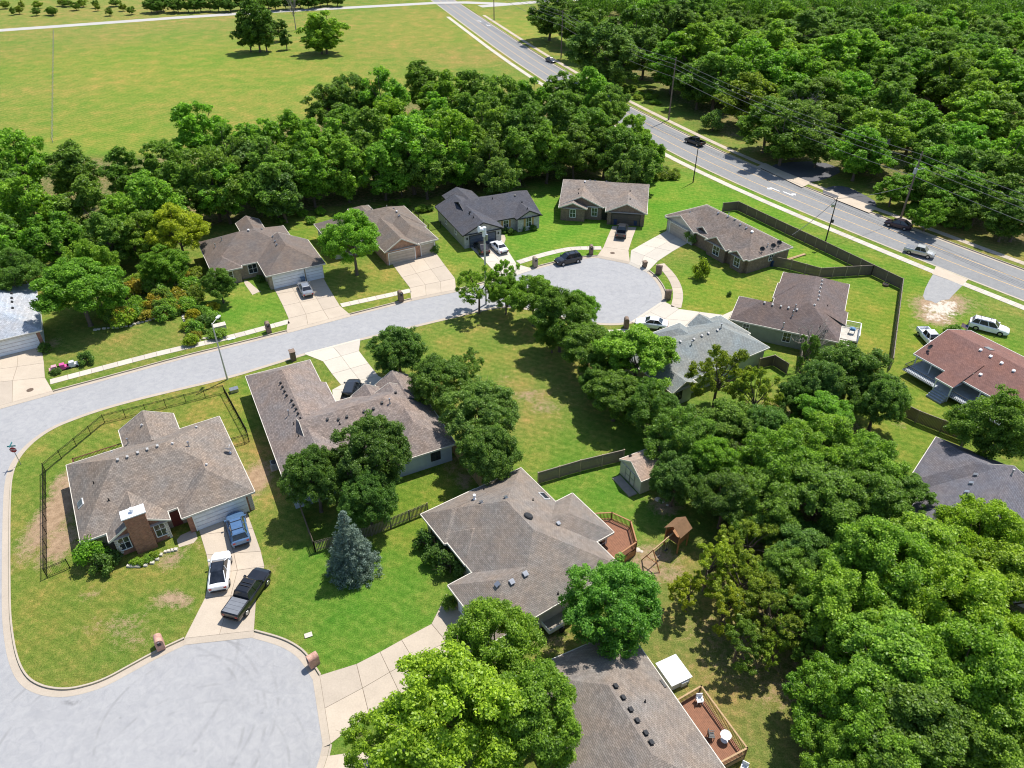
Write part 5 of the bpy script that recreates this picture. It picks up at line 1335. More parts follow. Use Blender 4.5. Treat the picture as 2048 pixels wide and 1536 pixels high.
for i, (x, y, r_) in enumerate(BELT):
    t_, l_ = BT[random.Random(i * 31 + 5).choices(range(4), (5, 2.5, 4, 3))[0]]
    where = pick(x, [(120, 'at the left edge'), (310, 'behind the left garden'), (480, 'left of the taupe-roofed house'), (640, 'behind the taupe-roofed house'), (790, 'behind the orange brick house'), (930, 'left of the charcoal-roofed house'), (1060, 'behind the charcoal-roofed house'), (1180, 'behind the brown brick house'), (9999, 'nearest the main road')])
    row = 'meadow-side' if i < 21 else ('mid-belt' if i < 37 else 'house-side')
    belt_items.append((tree(x, y, r_, 'far%d' % (i % 5), t_, l_, group='trees of the woodland belt', hk=2.1, zf=.54), x, '%s %s woodland tree %s' % (l_.split(' tree')[0].replace('leafy ', ''), row, where)))
name_apart(belt_items)
for (x, y, r_, l_) in ((975, 318, 48, 'grey-green willowy tree behind the charcoal-roofed house'), (1000, 350, 40, 'smaller grey-green tree behind the charcoal-roofed house'), (1280, 330, 44, 'grey-green tree at the right end of the woodland belt'), (1245, 350, 34, 'low grey-green tree at the right end of the woodland belt'), (1225, 205, 40, 'grey-green feathery tree beside the main road')):
    tree(x, y, r_, 'far%d' % (x % 5), 'grey', l_)
tree(495, 330, 60, 'cedar0', 'dark', 'dark feathery conifer in the woodland belt', h=12); tree(560, 380, 50, 'cedar1', 'dark', 'second dark feathery conifer in the woodland belt', h=11)
# --- woods beyond the main road
URW = [(1100, 25, 46, 'dark'), (1150, 45, 40, 'dark'), (1205, 95, 66, 'grey'), (1240, 120, 55, 'grey'), (1190, 60, 50, 'mid'), (1275, 60, 55, 'dark'), (1290, 100, 50, 'grey'), (1340, 40, 50, 'grey'),
       (1350, 118, 60, 'fresh'), (1640, 195, 52, 'mid'), (1700, 185, 52, 'fresh'), (1660, 165, 50, 'bright'), (1765, 165, 55, 'mid'), (1835, 150, 55, 'fresh'), (1885, 105, 52, 'mid'), (1805, 110, 50, 'deep'), (1600, 200, 48, 'deep'), (1950, 130, 55, 'fresh'), (1390, 110, 70, 'bright'), (1450, 90, 66, 'bright'), (1500, 130, 66, 'fresh'), (1435, 150, 60, 'mid'), (1400, 165, 46, 'dark'), (1540, 95, 60, 'bright'), (1500, 190, 56, 'olive'), (1560, 150, 60, 'fresh'), (1610, 150, 60, 'fresh'), (1670, 110, 62, 'fresh'), (1730, 110, 55, 'bright'),
       (1540, 240, 58, 'mid'), (1600, 250, 62, 'grey'), (1572, 268, 56, 'deep'), (1640, 290, 40, 'grey'), (1690, 240, 50, 'mid'), (1750, 270, 66, 'bright'), (1722, 300, 56, 'fresh'), (1790, 210, 56, 'mid'), (1830, 250, 55, 'fresh'), (1860, 300, 55, 'mid'), (1880, 330, 50, 'fresh'),
       (1900, 160, 60, 'mid'), (1960, 190, 60, 'bright'), (2010, 150, 60, 'bright'), (1950, 240, 62, 'bright'), (2010, 250, 60, 'mid'), (1930, 290, 55, 'fresh'), (2030, 310, 60, 'fresh'), (1960, 340, 60, 'mid'), (2020, 365, 60, 'deep'), (1920, 380, 55, 'fresh'), (1885, 378, 46, 'mid'), (1962, 398, 50, 'deep'), (2045, 425, 55, 'dark'), (1840, 370, 40, 'fresh'), (1790, 375, 34, 'fresh'), (1860, 425, 34, 'fresh'), (1925, 412, 40, 'deep'), (2015, 440, 40, 'dark')]
UT = {'dark': 'dark green tree in the woods beyond the main road', 'grey': 'grey-green tree in the woods beyond the main road', 'mid': 'mid-green tree in the woods beyond the main road', 'fresh': 'fresh green tree in the woods beyond the main road', 'bright': 'bright green tree in the woods beyond the main road', 'olive': 'olive-yellow tree in the woods beyond the main road', 'deep': 'deep green tree in the woods beyond the main road'}
urw_items = []
for i, (x, y, r_, t_) in enumerate(URW):
    where = pick(x, [(1320, 'left of the grassy bank gap'), (1480, 'above the tall brown pole'), (1640, 'round the dead grey tree'), (1800, 'above the dark asphalt drives'), (1920, 'behind the transformer pole'), (9999, 'at the right edge')])
    row = pick(y, [(130, 'back-row'), (260, 'middle-row'), (9999, 'front-row')])
    urw_items.append((tree(x, y, r_ * 1.14, 'far%d' % (i % 5), t_, '', group='trees of the upper right woods', hk=1.68, zf=.56), x, '%s %s woods tree %s' % (UT[t_].split(' tree')[0], row, where)))
name_apart(urw_items)
g = random.Random(77); spots = []
far_poly = [W2(p) for p in [(1340, 110), (1700, 180), (2048, 260), (2500, 330), (2350, 20), (1650, -14), (1200, -12), (1080, 0)]]
xs = [p[0] for p in far_poly]; ys = [p[1] for p in far_poly]
for _ in range(9000):
    x, y = g.uniform(min(xs), max(xs)), g.uniform(min(ys), max(ys))
    if len(spots) > 215: break
    if y > 440 or not in_poly(x, y, far_poly): continue
    if abs(x) > y * .78 + 14: continue
    if 118 < x < 134 and 335 < y < 380: continue
    if all((x - a) ** 2 + (y - b) ** 2 > 8.0 ** 2 for a, b, *_ in spots): spots.append((x, y))
spots.sort(key=lambda p: p[1] + abs(p[0]) * .2)
mass = []
for si, (x, y) in enumerate(spots):
    if si >= 80:
        mass.append((x, y, g.uniform(6.0, 9.0), g.uniform(.8, 1.15))); continue
    t_ = g.choices(['mid', 'deep', 'grey', 'fresh', 'bright', 'dark'], (4, 2, 3, 3, 2.5, 1))[0]; r_ = g.uniform(6.0, 9.0)
    plant('far%d' % g.randrange(5), 'tree', (x, y), r_, r_ * g.uniform(1.5, 1.9), t_, 'leafy tree far back in the upper right woods', 'tree', 'distant trees of the upper right woods', seed=int(x * 10))
C, Rr = [], []
for x, y, r_, k_ in mass:                                  # the farthest trees read as one mass of crowns
    h_ = r_ * 1.75 * k_
    for _ in range(26):
        d = Vector((g.gauss(0, 1), g.gauss(0, 1), g.gauss(0, 1))).normalized(); q = g.uniform(.6, .95)
        C.append((x + d.x * r_ * q, y + d.y * r_ * q, h_ / 2 + d.z * h_ / 2 * q)); Rr.append(g.uniform(.16, .28) * r_)
fw = link_mesh('distant_woodland', leaf_mesh('distant_woodland', C, Rr, len(mass) * 3000, .42, LEAF, 77), None); fw.color = (.72, .82, .75, 1)
tag(fw, 'distant woodland canopy at the top right', kind='stuff')
# far hedge above the country road
for i in range(26):
    x = 296 + i * 15 + g.uniform(-4, 4)
    tree(x, 8 + g.uniform(-4, 2) - (x - 290) * .03, 17, 'far%d' % (i % 5), 'dark', 'low dark tree in the hedgerow above the country road', h=6.5, group='hedgerow trees above the country road')
for i in range(18): tree(5 + i * 15 + g.uniform(-8, 8), 12 + g.uniform(-10, 10), g.uniform(6, 13), 'far%d' % (i % 5), g.choice(['olive', 'mid']), 'low scrubby tree above the country road at top left', h=3.5, group='scrub above the country road')
# --- lower right woods
LRW = [(1365, 870, 72, 'mapleA', 'mid'), (1420, 930, 66, 'mapleB', 'fresh'), (1350, 960, 60, 'fineA', 'deep'), (1450, 850, 66, 'mapleC', 'mid'), (1530, 860, 62, 'fineB', 'deep'), (1560, 930, 90, 'mapleA', 'fresh'), (1640, 900, 84, 'mapleB', 'bright'), (1640, 1000, 95, 'mapleC', 'mid'), (1730, 930, 80, 'mapleA', 'bright'), (1740, 1010, 80, 'mapleB', 'mid'), (1530, 1010, 80, 'mapleA', 'deep'), (1640, 830, 62, 'mapleC', 'fresh'), (1590, 800, 50, 'fineA', 'deep'), (1450, 1000, 66, 'mapleB', 'dark'), (1500, 1080, 66, 'airyA', 'olive'), (1420, 1130, 66, 'airyB', 'yellow'), (1490, 1160, 72, 'airyA', 'olive'), (1540, 1220, 80, 'airyA', 'olive'), (1450, 1220, 60, 'airyB', 'yellow'), (1600, 1100, 70, 'mapleC', 'dark'), (1380, 1180, 50, 'airyB', 'yellow'), (1700, 1090, 66, 'mapleA', 'deep'),
       (1760, 1140, 120, 'mapleB', 'bright'), (1700, 1230, 110, 'mapleA', 'bright'), (1850, 1110, 100, 'mapleC', 'bright'), (1960, 1080, 95, 'mapleB', 'lime'), (1900, 1220, 130, 'mapleA', 'lime'), (2030, 1180, 110, 'mapleC', 'lime'), (1780, 1330, 130, 'mapleC', 'bright'), (1940, 1360, 140, 'mapleB', 'bright'), (1700, 1420, 110, 'mapleA', 'fresh'), (1840, 1460, 130, 'mapleC', 'mid'), (1990, 1490, 120, 'mapleA', 'bright'), (1812, 992, 58, 'mapleC', 'deep'), (1600, 1225, 72, 'airyA', 'mid'), (1570, 1150, 66, 'mapleB', 'deep'), (1640, 1390, 70, 'airyA', 'fresh'), (1480, 1290, 60, 'airyB', 'mid'), (1680, 1520, 80, 'mapleB', 'bright'), (1800, 1540, 100, 'mapleB', 'bright'), (2060, 1330, 110, 'mapleB', 'lime'), (1640, 1300, 60, 'airyA', 'mid'), (1550, 1300, 50, 'airyB', 'olive')]  # later entries include trees added to throw dappled shade on the open ground
LT = {'mid': 'mid-green', 'fresh': 'fresh green', 'deep': 'deep green', 'bright': 'bright green', 'lime': 'lime-green', 'dark': 'dark green', 'olive': 'olive, thinly leaved', 'yellow': 'yellowing, thinly leaved'}
lrw_items = []
for i, (x, y, r_, k_, t_) in enumerate(LRW):
    where = 'near the play tower' if y > 1050 and x < 1620 else (pick(y, [(1190, 'below the slate roof'), (1300, 'in the middle of the lower right woods'), (9999, 'in the bottom right corner')]) if y > 1050 else pick(x, [(1480, 'right of the garden shed'), (9999, 'between the sage-grey and slate roofs')]))
    lrw_items.append((tree(x, y, r_, k_, t_, '', group='trees of the lower right woods', hk=1.9), x, '%s tree %s' % (LT[t_], where)))
name_apart(lrw_items)
# --- blue spruce
def spruce(px_base, px_top, label):
    b = W(*px_base); lo, hi = 0.0, 20.0
    for _ in range(40):
        m = (lo + hi) / 2
        if W(px_top[0], px_top[1], m).y > b.y: lo = m
        else: hi = m
    h = m; Rb = h * .29; g = random.Random(3); C, Rr = [], []
    for lvl in range(17):
        f = lvl / 16; z = .35 + f * (h - .55); rad = Rb * (1 - f) ** .85 + .12; n = max(3, int(16 * (1 - f) + 3))
        for k in range(n):
            a = 2 * math.pi * (k + g.random() * .6) / n + lvl
            for q in (.45, .72, .95):
                rr = rad * q * g.uniform(.85, 1.12); C.append((rr * math.cos(a), rr * math.sin(a), z - .1 * q * rad * .35 + g.uniform(-.12, .12))); Rr.append(max(.14, .34 * (1 - f * .5) * g.uniform(.6, 1.25)))
    root = empty('spruce_tree', (b.x, b.y, 0), 0, label, 'tree')
    me = leaf_mesh('crown', C, Rr, 52000, .075, NEEDLE, 9, up=.2, flat=.8, inner=.0)
    o = link_mesh('crown', me, None, root); o.color = (1, 1, 1, 1)
    MB().tube((0, 0, -.1), (0, 0, h * .95), .16, .02, 8).build('trunk', BARK, root)
spruce((708, 1142), (706, 1022), 'blue spruce on the lawn in front of the picket fence')
# --- dead and bare trees
def bare_tree(px, py, h, label, seed, n=26, spread=3.0):
    g = random.Random(seed); w = W(px, py); root = empty('dead_tree', (w.x, w.y, 0), 0, label, 'tree'); mb = MB()
    mb.tube((0, 0, -.1), (.1, 0, h * .5), .2, .12, 8, False); tops = []
    for k in range(n):
        a = g.uniform(0, 6.28); s = Vector((.1, 0, h * g.uniform(.3, .5))); e = Vector((math.cos(a) * spread * g.uniform(.4, 1), math.sin(a) * spread * g.uniform(.4, 1), h * g.uniform(.6, 1.0)))
        m = s.lerp(e, .5) + Vector((g.uniform(-.4, .4), g.uniform(-.4, .4), g.uniform(0, .5))); tops += [m, e]
        mb.tube(s, m, .09, .05, 5, False); mb.tube(m, e, .05, .02, 5, False)
    br = MB()
    for t in tops:
        for _ in range(5): br.tube(t, t + Vector((g.uniform(-1, 1), g.uniform(-1, 1), g.uniform(-.2, 1))) * g.uniform(.5, 1.2), .025, .008, 4, False)
    mb.build('trunk', BARKD, root); br.build('twigs', BARKD, root)
bare_tree(1592, 262, 10, 'dead grey tree among the woods beyond the main road', 4, 40, 4.5); bare_tree(1625, 290, 8, 'second bare grey tree beside the dead one in the woods', 5, 34, 4); bare_tree(592, 60, 14, 'bare dead tree between the meadow trees', 6, 24, 3.0); bare_tree(1610, 735, 7, 'bare grey branched tree below the mauve-roofed house', 8, 26, 2.4)
# ------------------------------------------------------------------ fences, decks, street furniture
FW = siding_mat('weathered_fence_wood', (.20, .165, .125), .15, True); FWG = siding_mat('golden_fence_wood', (.42, .27, .13), .15, True); FWD = siding_mat('dark_fence_wood', (.15, .115, .085), .15, True)
DECKW = M('redwood_deck', (.22, .095, .05), .7, .25, 3); DECKO = M('orange_stained_wood', (.33, .16, .07), .65, .2, 3); PALEW = M('pale_fresh_wood', (.38, .25, .13), .7, .2, 3); DECKR = M('maroon_stained_wood', (.11, .035, .025), .6, .2, 3); WHITEW = M('white_painted_wood', (.7, .7, .68), .6, .08)
POST_W = M('tan_fence_post', (.30, .24, .17), .8, .2); POST_G = M('grey_fence_post', (.3, .29, .25), .8, .2); IRON = M('black_iron', (.008, .008, .009), .45, .1)
def fence(name, label, px, h, style, mat, bay=2.4, z0=0.0, closed=False, topcap=None, world=False):
    pts = [Vector(p) if world else Vector(W2(p)) for p in px]
    root = empty(name, (pts[0].x, pts[0].y, z0), 0, label, 'fence'); o = pts[0]
    first = True
    for i in range(len(pts) - 1):
        a, b = pts[i], pts[i + 1]; L = (b - a).length; n = max(1, round(L / bay)); d = (b - a).normalized(); nn = Vector((-d.y, d.x))
        for k in range(n + 1):
            if k == 0 and not first: continue
            first = False
            p = a.lerp(b, k / n) - o; r = .05 if style != 'iron' else .03
            ph = h + (.08 if style in ('iron', 'privacy') else .02)
            r = .075 if style == 'privacy' else r
            MB().box(-r, r, -r, r, 0, ph).build('post', IRON if style in ('iron', 'link') else (POST_W if style == 'privacy' else mat), root, loc=(p.x, p.y, 0))
        for k in range(n):
            p, q = a.lerp(b, k / n) - o, a.lerp(b, (k + 1) / n) - o; mb = MB(); w = (q - p).length
            ang = math.atan2(d.y, d.x); T = Matrix.Translation((p.x, p.y, 0)) @ Matrix.Rotation(ang, 4, 'Z')
            if style == 'iron':
                for zz in (.12, h - .15, h): mb.box(.03, w - .03, -.015, .015, zz - .02, zz + .02, T)
                m = int(w / .13)
                for j in range(1, m): x = w * j / m; mb.box(x - .009, x + .009, -.009, .009, .1, h, T)
            elif style == 'wire':
                for zz in (.35, .7, 1.1): mb.tube(T @ Vector((0, 0, zz)), T @ Vector((w, 0, zz)), .012, .012, 4, False)
            elif style == 'link':
                for zz in (.05, h): mb.box(.03, w - .03, -.015, .015, zz - .018, zz + .018, T)
                m = int(w / .16)
                for j in range(-2, m + 2):
                    x0_, x1_ = w * j / m, w * (j + 2.5) / m
                    for u0, u1, z_a, z_b in ((x0_, x1_, .05, h), (x0_, x1_, h, .05)):
                        u0c, u1c = max(.0, u0), min(w, u1)
                        if u1c - u0c < .05: continue
                        za = z_a + (z_b - z_a) * (u0c - u0) / (u1 - u0); zb_ = z_a + (z_b - z_a) * (u1c - u0) / (u1 - u0)
                        mb.tube(T @ Vector((u0c, 0, za)), T @ Vector((u1c, 0, zb_)), .006, .006, 3, False)
            else:
                gap = .012 if style == 'privacy' else .06; bw = .14 if style == 'privacy' else .09
                for zz in (.3, h - .3): mb.box(.03, w - .03, -.06, -.02, zz - .04, zz + .04, T)
                m = max(1, int(w / (bw + gap))); st_ = w / m
                for j in range(m):
                    x = st_ * j; dz = random.Random(i * 991 + k * 37 + j).uniform(-.015, .015)
                    mb.box(x + gap / 2, x + st_ - gap / 2, -.018, .012, .04, h + dz, T)
                if style == 'privacy': mb.box(0, w, -.05, .05, h, h + .035, T)
            part = mb.build('panel', IRON if style in ('iron', 'link') else mat, root); part['kind'] = 'stuff'
    return root
fence('iron_fence', 'black iron fence enclosing the corner lot of the brick-chimney house', [(140, 1136), (95, 1155), (92, 944), (210, 846), (449, 786), (496, 872), (499, 884), (466, 893)], 1.25, 'iron', IRON, 2.2)
fence('wooden_fence', 'golden board fence at the corner of the L-shaped house', [(906, 905), (938, 945), (968, 985)], 1.8, 'privacy', FWG)
fence('picket_fence', 'weathered picket fence behind the blue spruce', [(856, 1026), (744, 1072), (631, 1104)], 1.5, 'picket', FW)
fence('picket_fence', 'brown picket fence running up beside the L-shaped house wall', [(631, 1104), (605, 1030)], 1.5, 'picket', FWD)
fence('wooden_fence', 'grey board fence between vacant lot and centre house backyard', [(1076, 968), (1160, 943), (1246, 922)], 1.7, 'privacy', FW)
fence('privacy_fence', 'long dark privacy fence along the verge of the main road', [(1444, 424), (1474, 421), (1570, 467), (1650, 505), (1742, 550), (1800, 578), (1779, 738)], 1.85, 'privacy', FWD)
fence('privacy_fence', 'privacy fence dividing the yards of the four-gable and mauve-roofed houses', [(1541, 532), (1580, 540), (1637, 556), (1742, 550)], 1.8, 'privacy', FWD)
fence('wooden_fence', 'brown board fence above the slate roof', [(1800, 830), (1830, 845), (1930, 884), (1918, 900)], 1.8, 'privacy', FWD)
fence('wooden_fence', 'short dark fence behind the sage-grey roofed house', [(1516, 738), (1545, 731), (1572, 748)], 1.7, 'privacy', FWD)
fence('wooden_fence', 'short fence stub at the mauve-roofed house wall', [(1602, 690), (1597, 740)], 1.8, 'privacy', FWD)
fence('chain_link_fence', 'black chain-link fence between orange brick and charcoal-roofed houses', [(828, 430), (858, 462), (882, 456)], 1.3, 'link', IRON)
fence('wire_fence', 'field fence line across the meadow at left', [(108, 64), (107, 150), (106, 285)], 1.2, 'wire', POST_G, 5.0)
# decks ---------------------------------------------------------------
def deck(name, label, Hh, poly, z, board, rail_mat, rails, along, fall=True, cat='deck', hh=.95, skirt=True):
    """poly in house coordinates; boards laid one by one"""
    root = empty(name, (Hh.O[0], Hh.O[1], 0), Hh.ang, label, cat)
    us = [p[0] for p in poly]; vs = [p[1] for p in poly]; bw = .145
    def fline(val, axis):
        xs = []
        for i in range(len(poly)):
            a, b = poly[i], poly[(i + 1) % len(poly)]
            if (a[axis] <= val) != (b[axis] <= val): xs.append(a[1 - axis] + (b[1 - axis] - a[1 - axis]) * (val - a[axis]) / (b[axis] - a[axis]))
        return (min(xs), max(xs)) if len(xs) >= 2 else None
    ax = 1 if along == 'u' else 0
    lo, hi = (min(vs), max(vs)) if ax == 1 else (min(us), max(us)); t = lo
    while t + bw <= hi + .001:
        s = fline(t + bw / 2, ax)
        if s:
            if ax == 1: MB().box(s[0], s[1], t + .006, t + bw - .006, z - .04, z).build('board', board, root)
            else: MB().box(t + .006, t + bw - .006, s[0], s[1], z - .04, z).build('board', board, root)
        t += bw
    MB().prism([((p[0] - sum(us) / len(us)) * .97 + sum(us) / len(us), (p[1] - sum(vs) / len(vs)) * .97 + sum(vs) / len(vs)) for p in poly], z - .25, z - .045).build('joists', rail_mat, root)
    for a, b in rails:
        a, b = Vector(poly[a]), Vector(poly[b]); L = (b - a).length; d = (b - a) / L; mb = MB()
        mb.beam((a.x, a.y, z + hh), (b.x, b.y, z + hh), .13, .04); mb.beam((a.x, a.y, z + .1), (b.x, b.y, z + .1), .05, .06)
        n = int(L / .14)
        for k in range(n + 1): p = a.lerp(b, k / n); mb.box(p.x - .018, p.x + .018, p.y - .018, p.y + .018, z + .02, z + hh - .02)
        mb.build('railing', rail_mat, root)
        for p in (a, b): MB().box(p.x - .05, p.x + .05, p.y - .05, p.y + .05, 0, z + hh + .06).build('post', rail_mat, root)
        if skirt: MB().beam((a.x, a.y, z / 2 - .05), (b.x, b.y, z / 2 - .05), .04, z - .2).build('skirting', rail_mat, root)
    return root
deck('deck', 'orange stained deck on the back of the centre house', HC, [(12.0, -9.6), (14.2, -9.0), (16.2, -10.2), (17.0, -12.2), (15.6, -14.6), (11.6, -14.9)], 1.0, DECKW, DECKO, [(1, 2), (2, 3), (3, 4), (4, 5)], 'u')
deck('deck', 'maroon deck behind the brick-chimney house', HA, [(-8.6, 14.5), (-3.4, 14.5), (-3.4, 17.2), (-8.6, 17.2)], .6, DECKW, DECKR, [(1, 2), (2, 3), (3, 0)], 'u')
deck('deck', 'narrow redwood deck along the bottom edge house', HM, [(4.7, .15), (4.5, 3.0), (10.2, 3.0), (10.2, .15)], .7, DECKW, PALEW, [(0, 1), (1, 2), (2, 3)], 'u')
dk = deck('deck', 'small white deck with steps on the mauve-roofed house', HI, [(14.75, 4.6), (17.2, 4.6), (17.2, 8.4), (14.75, 8.4)], .8, M('pale_deck_board', (.5, .47, .42), .8), WHITEW, [(1, 2), (2, 3)], 'v')
for k in range(4): MB().box(14.9, 16.3, 3.2 + k * .34, 3.52 + k * .34, .15 + k * .17, .2 + k * .17).build('step', M('pale_deck_board', (.5, .47, .42), .8), dk)
def local_thing(Hh, name, label, cat, u, v, z=0.0, rz=0.0, group=None):
    c, s = math.cos(Hh.ang), math.sin(Hh.ang)
    return empty(name, (Hh.O[0] + u * c - v * s, Hh.O[1] + u * s + v * c, z), Hh.ang + rz, label, cat, group)
def chair(Hh, u, v, z, rz, label, mat, group=None):
    r = local_thing(Hh, 'patio_chair', label, 'chair', u, v, z, rz, group)
    MB().box(-.25, .25, -.25, .25, .4, .45).build('seat', mat, r); MB().box(-.25, .25, .22, .27, .45, .92).build('backrest', mat, r)
    for x in (-.22, .22):
        for y in (-.22, .22): MB().box(x - .02, x + .02, y - .02, y + .02, 0, .4).build('leg', mat, r)
        MB().box(x - .03, x + .03, -.25, .22, .62, .66).build('armrest', mat, r)
def table(Hh, u, v, z, rad, label, mat):
    r = local_thing(Hh, 'patio_table', label, 'table', u, v, z)
    MB().tube((0, 0, .7), (0, 0, .74), rad, rad, 20).build('tabletop', mat, r); MB().tube((0, 0, 0), (0, 0, .7), .04, .04, 8).tube((0, 0, 0), (0, 0, .04), .3, .26, 14).build('base', mat, r)
table(HM, 8.6, 2.3, .7, .42, 'white round table on the narrow redwood deck', WHITEM); chair(HM, 5.2, 2.4, .7, 1.2, 'white chair at the top end of the narrow redwood deck', WHITEM); chair(HM, 10.9, 2.4, 0, .6, 'white chair on the grass below the narrow redwood deck', WHITEM); chair(HM, 8.0, 1.4, .7, 2.6, 'dark chair beside the white table on the redwood deck', DARKM)
chair(HC, 14.2, -11.0, 1.0, 2.0, 'brown chair on the orange stained deck', DECKO); chair(HA, -7.2, 15.9, .6, .4, 'pale chair on the maroon deck', WHITEM)
def grill(Hh, u, v, z, label, mat):
    r = local_thing(Hh, 'barbecue_grill', label, 'grill', u, v, z)
    MB().box(-.4, .4, -.25, .25, .55, .8).build('firebox', mat, r); MB().dome((0, 0, .8), .34, .22).build('lid', mat, r)
    for x in (-.35, .35):
        for y in (-.2, .2): MB().box(x - .02, x + .02, y - .02, y + .02, 0, .55).build('leg', DARKM, r)
grill(HI, 16.2, 6.6, .8, 'blue-covered barbecue grill on the small white deck', M('blue_cover', (.10, .22, .38), .6)); grill(HA, -5.4, 16.4, .6, 'black barbecue grill on the maroon deck', DARKM)
# air conditioners, bins, boxes ---------------------------------------
def aircon(px, label, rz=0.0):
    w = W(*px); r = empty('air_conditioner', (w.x, w.y, 0), rz, label, 'air conditioner')
    MB().box(-.55, .55, -.55, .55, 0, .1).build('pad', KERBC, r); b = MB().box(-.42, .42, -.42, .42, .1, .85)
    for k in range(7): b.box(-.435, .435, -.435, .435, .16 + k * .1, .19 + k * .1)
    b.build('casing', M('grey_casing', (.3, .31, .3), .6), r); MB().tube((0, 0, .85), (0, 0, .9), .36, .36, 16).build('fan_grille', DARKM, r)
aircon((551, 935), 'air conditioner beside the L-shaped house left wall', R(27)); aircon((478, 947), 'air conditioner beside the brick-chimney house right wall', R(31))
def bin_(px, label, mat, rz=0.0, group=None, z=.03, w=None):
    w = w or W(*px, z); r = empty('wheeled_bin', (w.x, w.y, z), rz, label, 'trash bin', group)
    v = [(-.25, -.3, .08), (.25, -.3, .08), (.25, .3, .08), (-.25, .3, .08), (-.32, -.38, 1.0), (.32, -.38, 1.0), (.32, .38, 1.0), (-.32, .38, 1.0)]
    mesh_obj('body', v, [(3, 2, 1, 0), (0, 1, 5, 4), (1, 2, 6, 5), (2, 3, 7, 6), (3, 0, 4, 7), (4, 5, 6, 7)], mat, r)
    MB().box(-.35, .35, -.42, .38, 1.0, 1.08).box(-.3, .3, .38, .45, .92, 1.0).build('lid', mat, r)
    for s in (-1, 1): MB().tube((s * .2, .3, .12), (s * .3, .3, .12), .12, .12, 12).build('wheel', RUBBER, r)
BINB = M('navy_plastic', (.02, .04, .10), .5, .1); BINL = M('slate_blue_plastic', (.10, .16, .24), .5, .1); BINK = M('charcoal_plastic', (.025, .025, .03), .55, .1)
bin_((467, 1028), 'navy wheeled bin, left of the pair before the blue suv', BINB, R(31)); bin_((482, 1021), 'charcoal wheeled bin, right of the pair before the blue suv', BINK, R(31))
bin_((607, 566), 'slate-blue wheeled bin between the two white garage doors', BINL, R(28))
bin_((1230, 449), 'dark wheeled bin left of the brown garage door', BINB, R(-10)); bin_((1270, 451), 'dark wheeled bin right of the brown garage door', BINB, R(-10))
bin_((1289, 534), 'brown bin standing at the drive mouth of the upper turning circle', BRICK_B, R(20), z=.03)
def mailbox(px, label, mat, rz, round_top=True, h=1.35, w=.34, d=.45):
    q = W(*px); r = empty('mailbox', (q.x, q.y, 0), rz, label, 'mailbox')
    mb = MB().box(-w, w, -d, d, 0, h)
    if round_top:
        n = 10; vs = []
        for y in (-d - .002, d + .002):
            for k in range(n + 1): a = math.pi * k / n; vs.append((w * math.cos(a), y, h + w * math.sin(a)))
        fs = [(k, n + 1 + k, n + 2 + k, k + 1) for k in range(n)] + [tuple(range(n + 1)), tuple(range(2 * n + 1, n, -1))]; mb.add(vs, fs)
    else: mb.box(-w - .06, w + .06, -d - .06, d + .06, h, h + .1)
    mb.build('pillar', mat, r)
    MB().box(-.15, .15, -d - .05, -d + .02, h - .3, h).build('box_door', WHITEM if not round_top else DARKM, r); MB().box(-.06, .06, -d - .03, -d + .01, h - .02 + .1, h + .16).build('number_plate', WHITEM, r)
PINKB = brick_mat('pink_brick', (.42, .2, .15), (.52, .29, .22), (.5, .4, .33))
mailbox((322, 1293), 'pinkish brick mailbox on the corner lot by the lower turning circle', PINKB, R(30), h=1.0); mailbox((628, 1328), 'pinkish brick mailbox beside the centre house drive', PINKB, R(-50), h=1.0)
mailbox((587, 719), 'grey brick mailbox with white cap before the L-shaped house', BRICK_B, R(-152), False); mailbox((538, 664), 'brown brick mailbox on the verge of the taupe-roofed house', BRICK_B, R(28))
mailbox((802, 601), 'brown brick mailbox on the verge of the orange brick house', BRICK_B, R(28)); mailbox((1070, 532), 'tan brick mailbox on the verge before the charcoal-roofed house', BRICK_T, R(20)); mailbox((1182, 508), 'brown brick mailbox on the verge left of the brown brick house drive', BRICK_B, R(0))
mailbox((1317, 548), 'brown brick mailbox on the verge strip of the four-gable house', BRICK_B, R(-120)); mailbox((1335, 598), 'brown brick mailbox at the end of the curved verge strip', BRICK_B, R(-90)); mailbox((1252, 655), 'dark brick mailbox on the verge south of the upper turning circle', BRICK_B, R(180))
def ubox(px, label, mat, s=(.5, .35, .5), z=0.0, rz=.5):
    w = W(*px); r = empty('utility_box', (w.x, w.y, z), rz, label, 'utility box')
    MB().box(-s[0], s[0], -s[1], s[1], 0, s[2]).build('cabinet', mat, r); MB().box(-s[0] - .04, s[0] + .04, -s[1] - .04, s[1] + .04, s[2], s[2] + .05).build('cover', mat, r)
ubox((469, 783), 'grey utility box on the lawn between the iron fence and L-shaped house', METAL, (.5, .35, .45)); ubox((440, 658), 'stone planter box at the garden end by the sidewalk', QUOIN, (.9, .5, .7), rz=R(28)); ubox((463, 678), 'white utility cover on the verge strip', WHITEM, (.5, .2, .06), rz=R(28)); ubox((617, 1271), 'pale utility cover on the lawn above the turning circle', QUOIN, (.3, .2, .05), rz=.4)
for px, lab in (((60, 780), 'round manhole cover on the left edge drive'), ((1225, 506), 'round manhole cover at the drive mouth of the brown brick house')):
    w = W(*px, .03); o = MB().tube((0, 0, -.02), (0, 0, .012), .42, .42, 22).tube((0, 0, .012), (0, 0, .02), .33, .33, 18).build('manhole_cover', M('rusty_iron', (.12, .085, .06), .8, .25, 5), loc=(w.x, w.y, .03)); tag(o, lab, 'manhole')
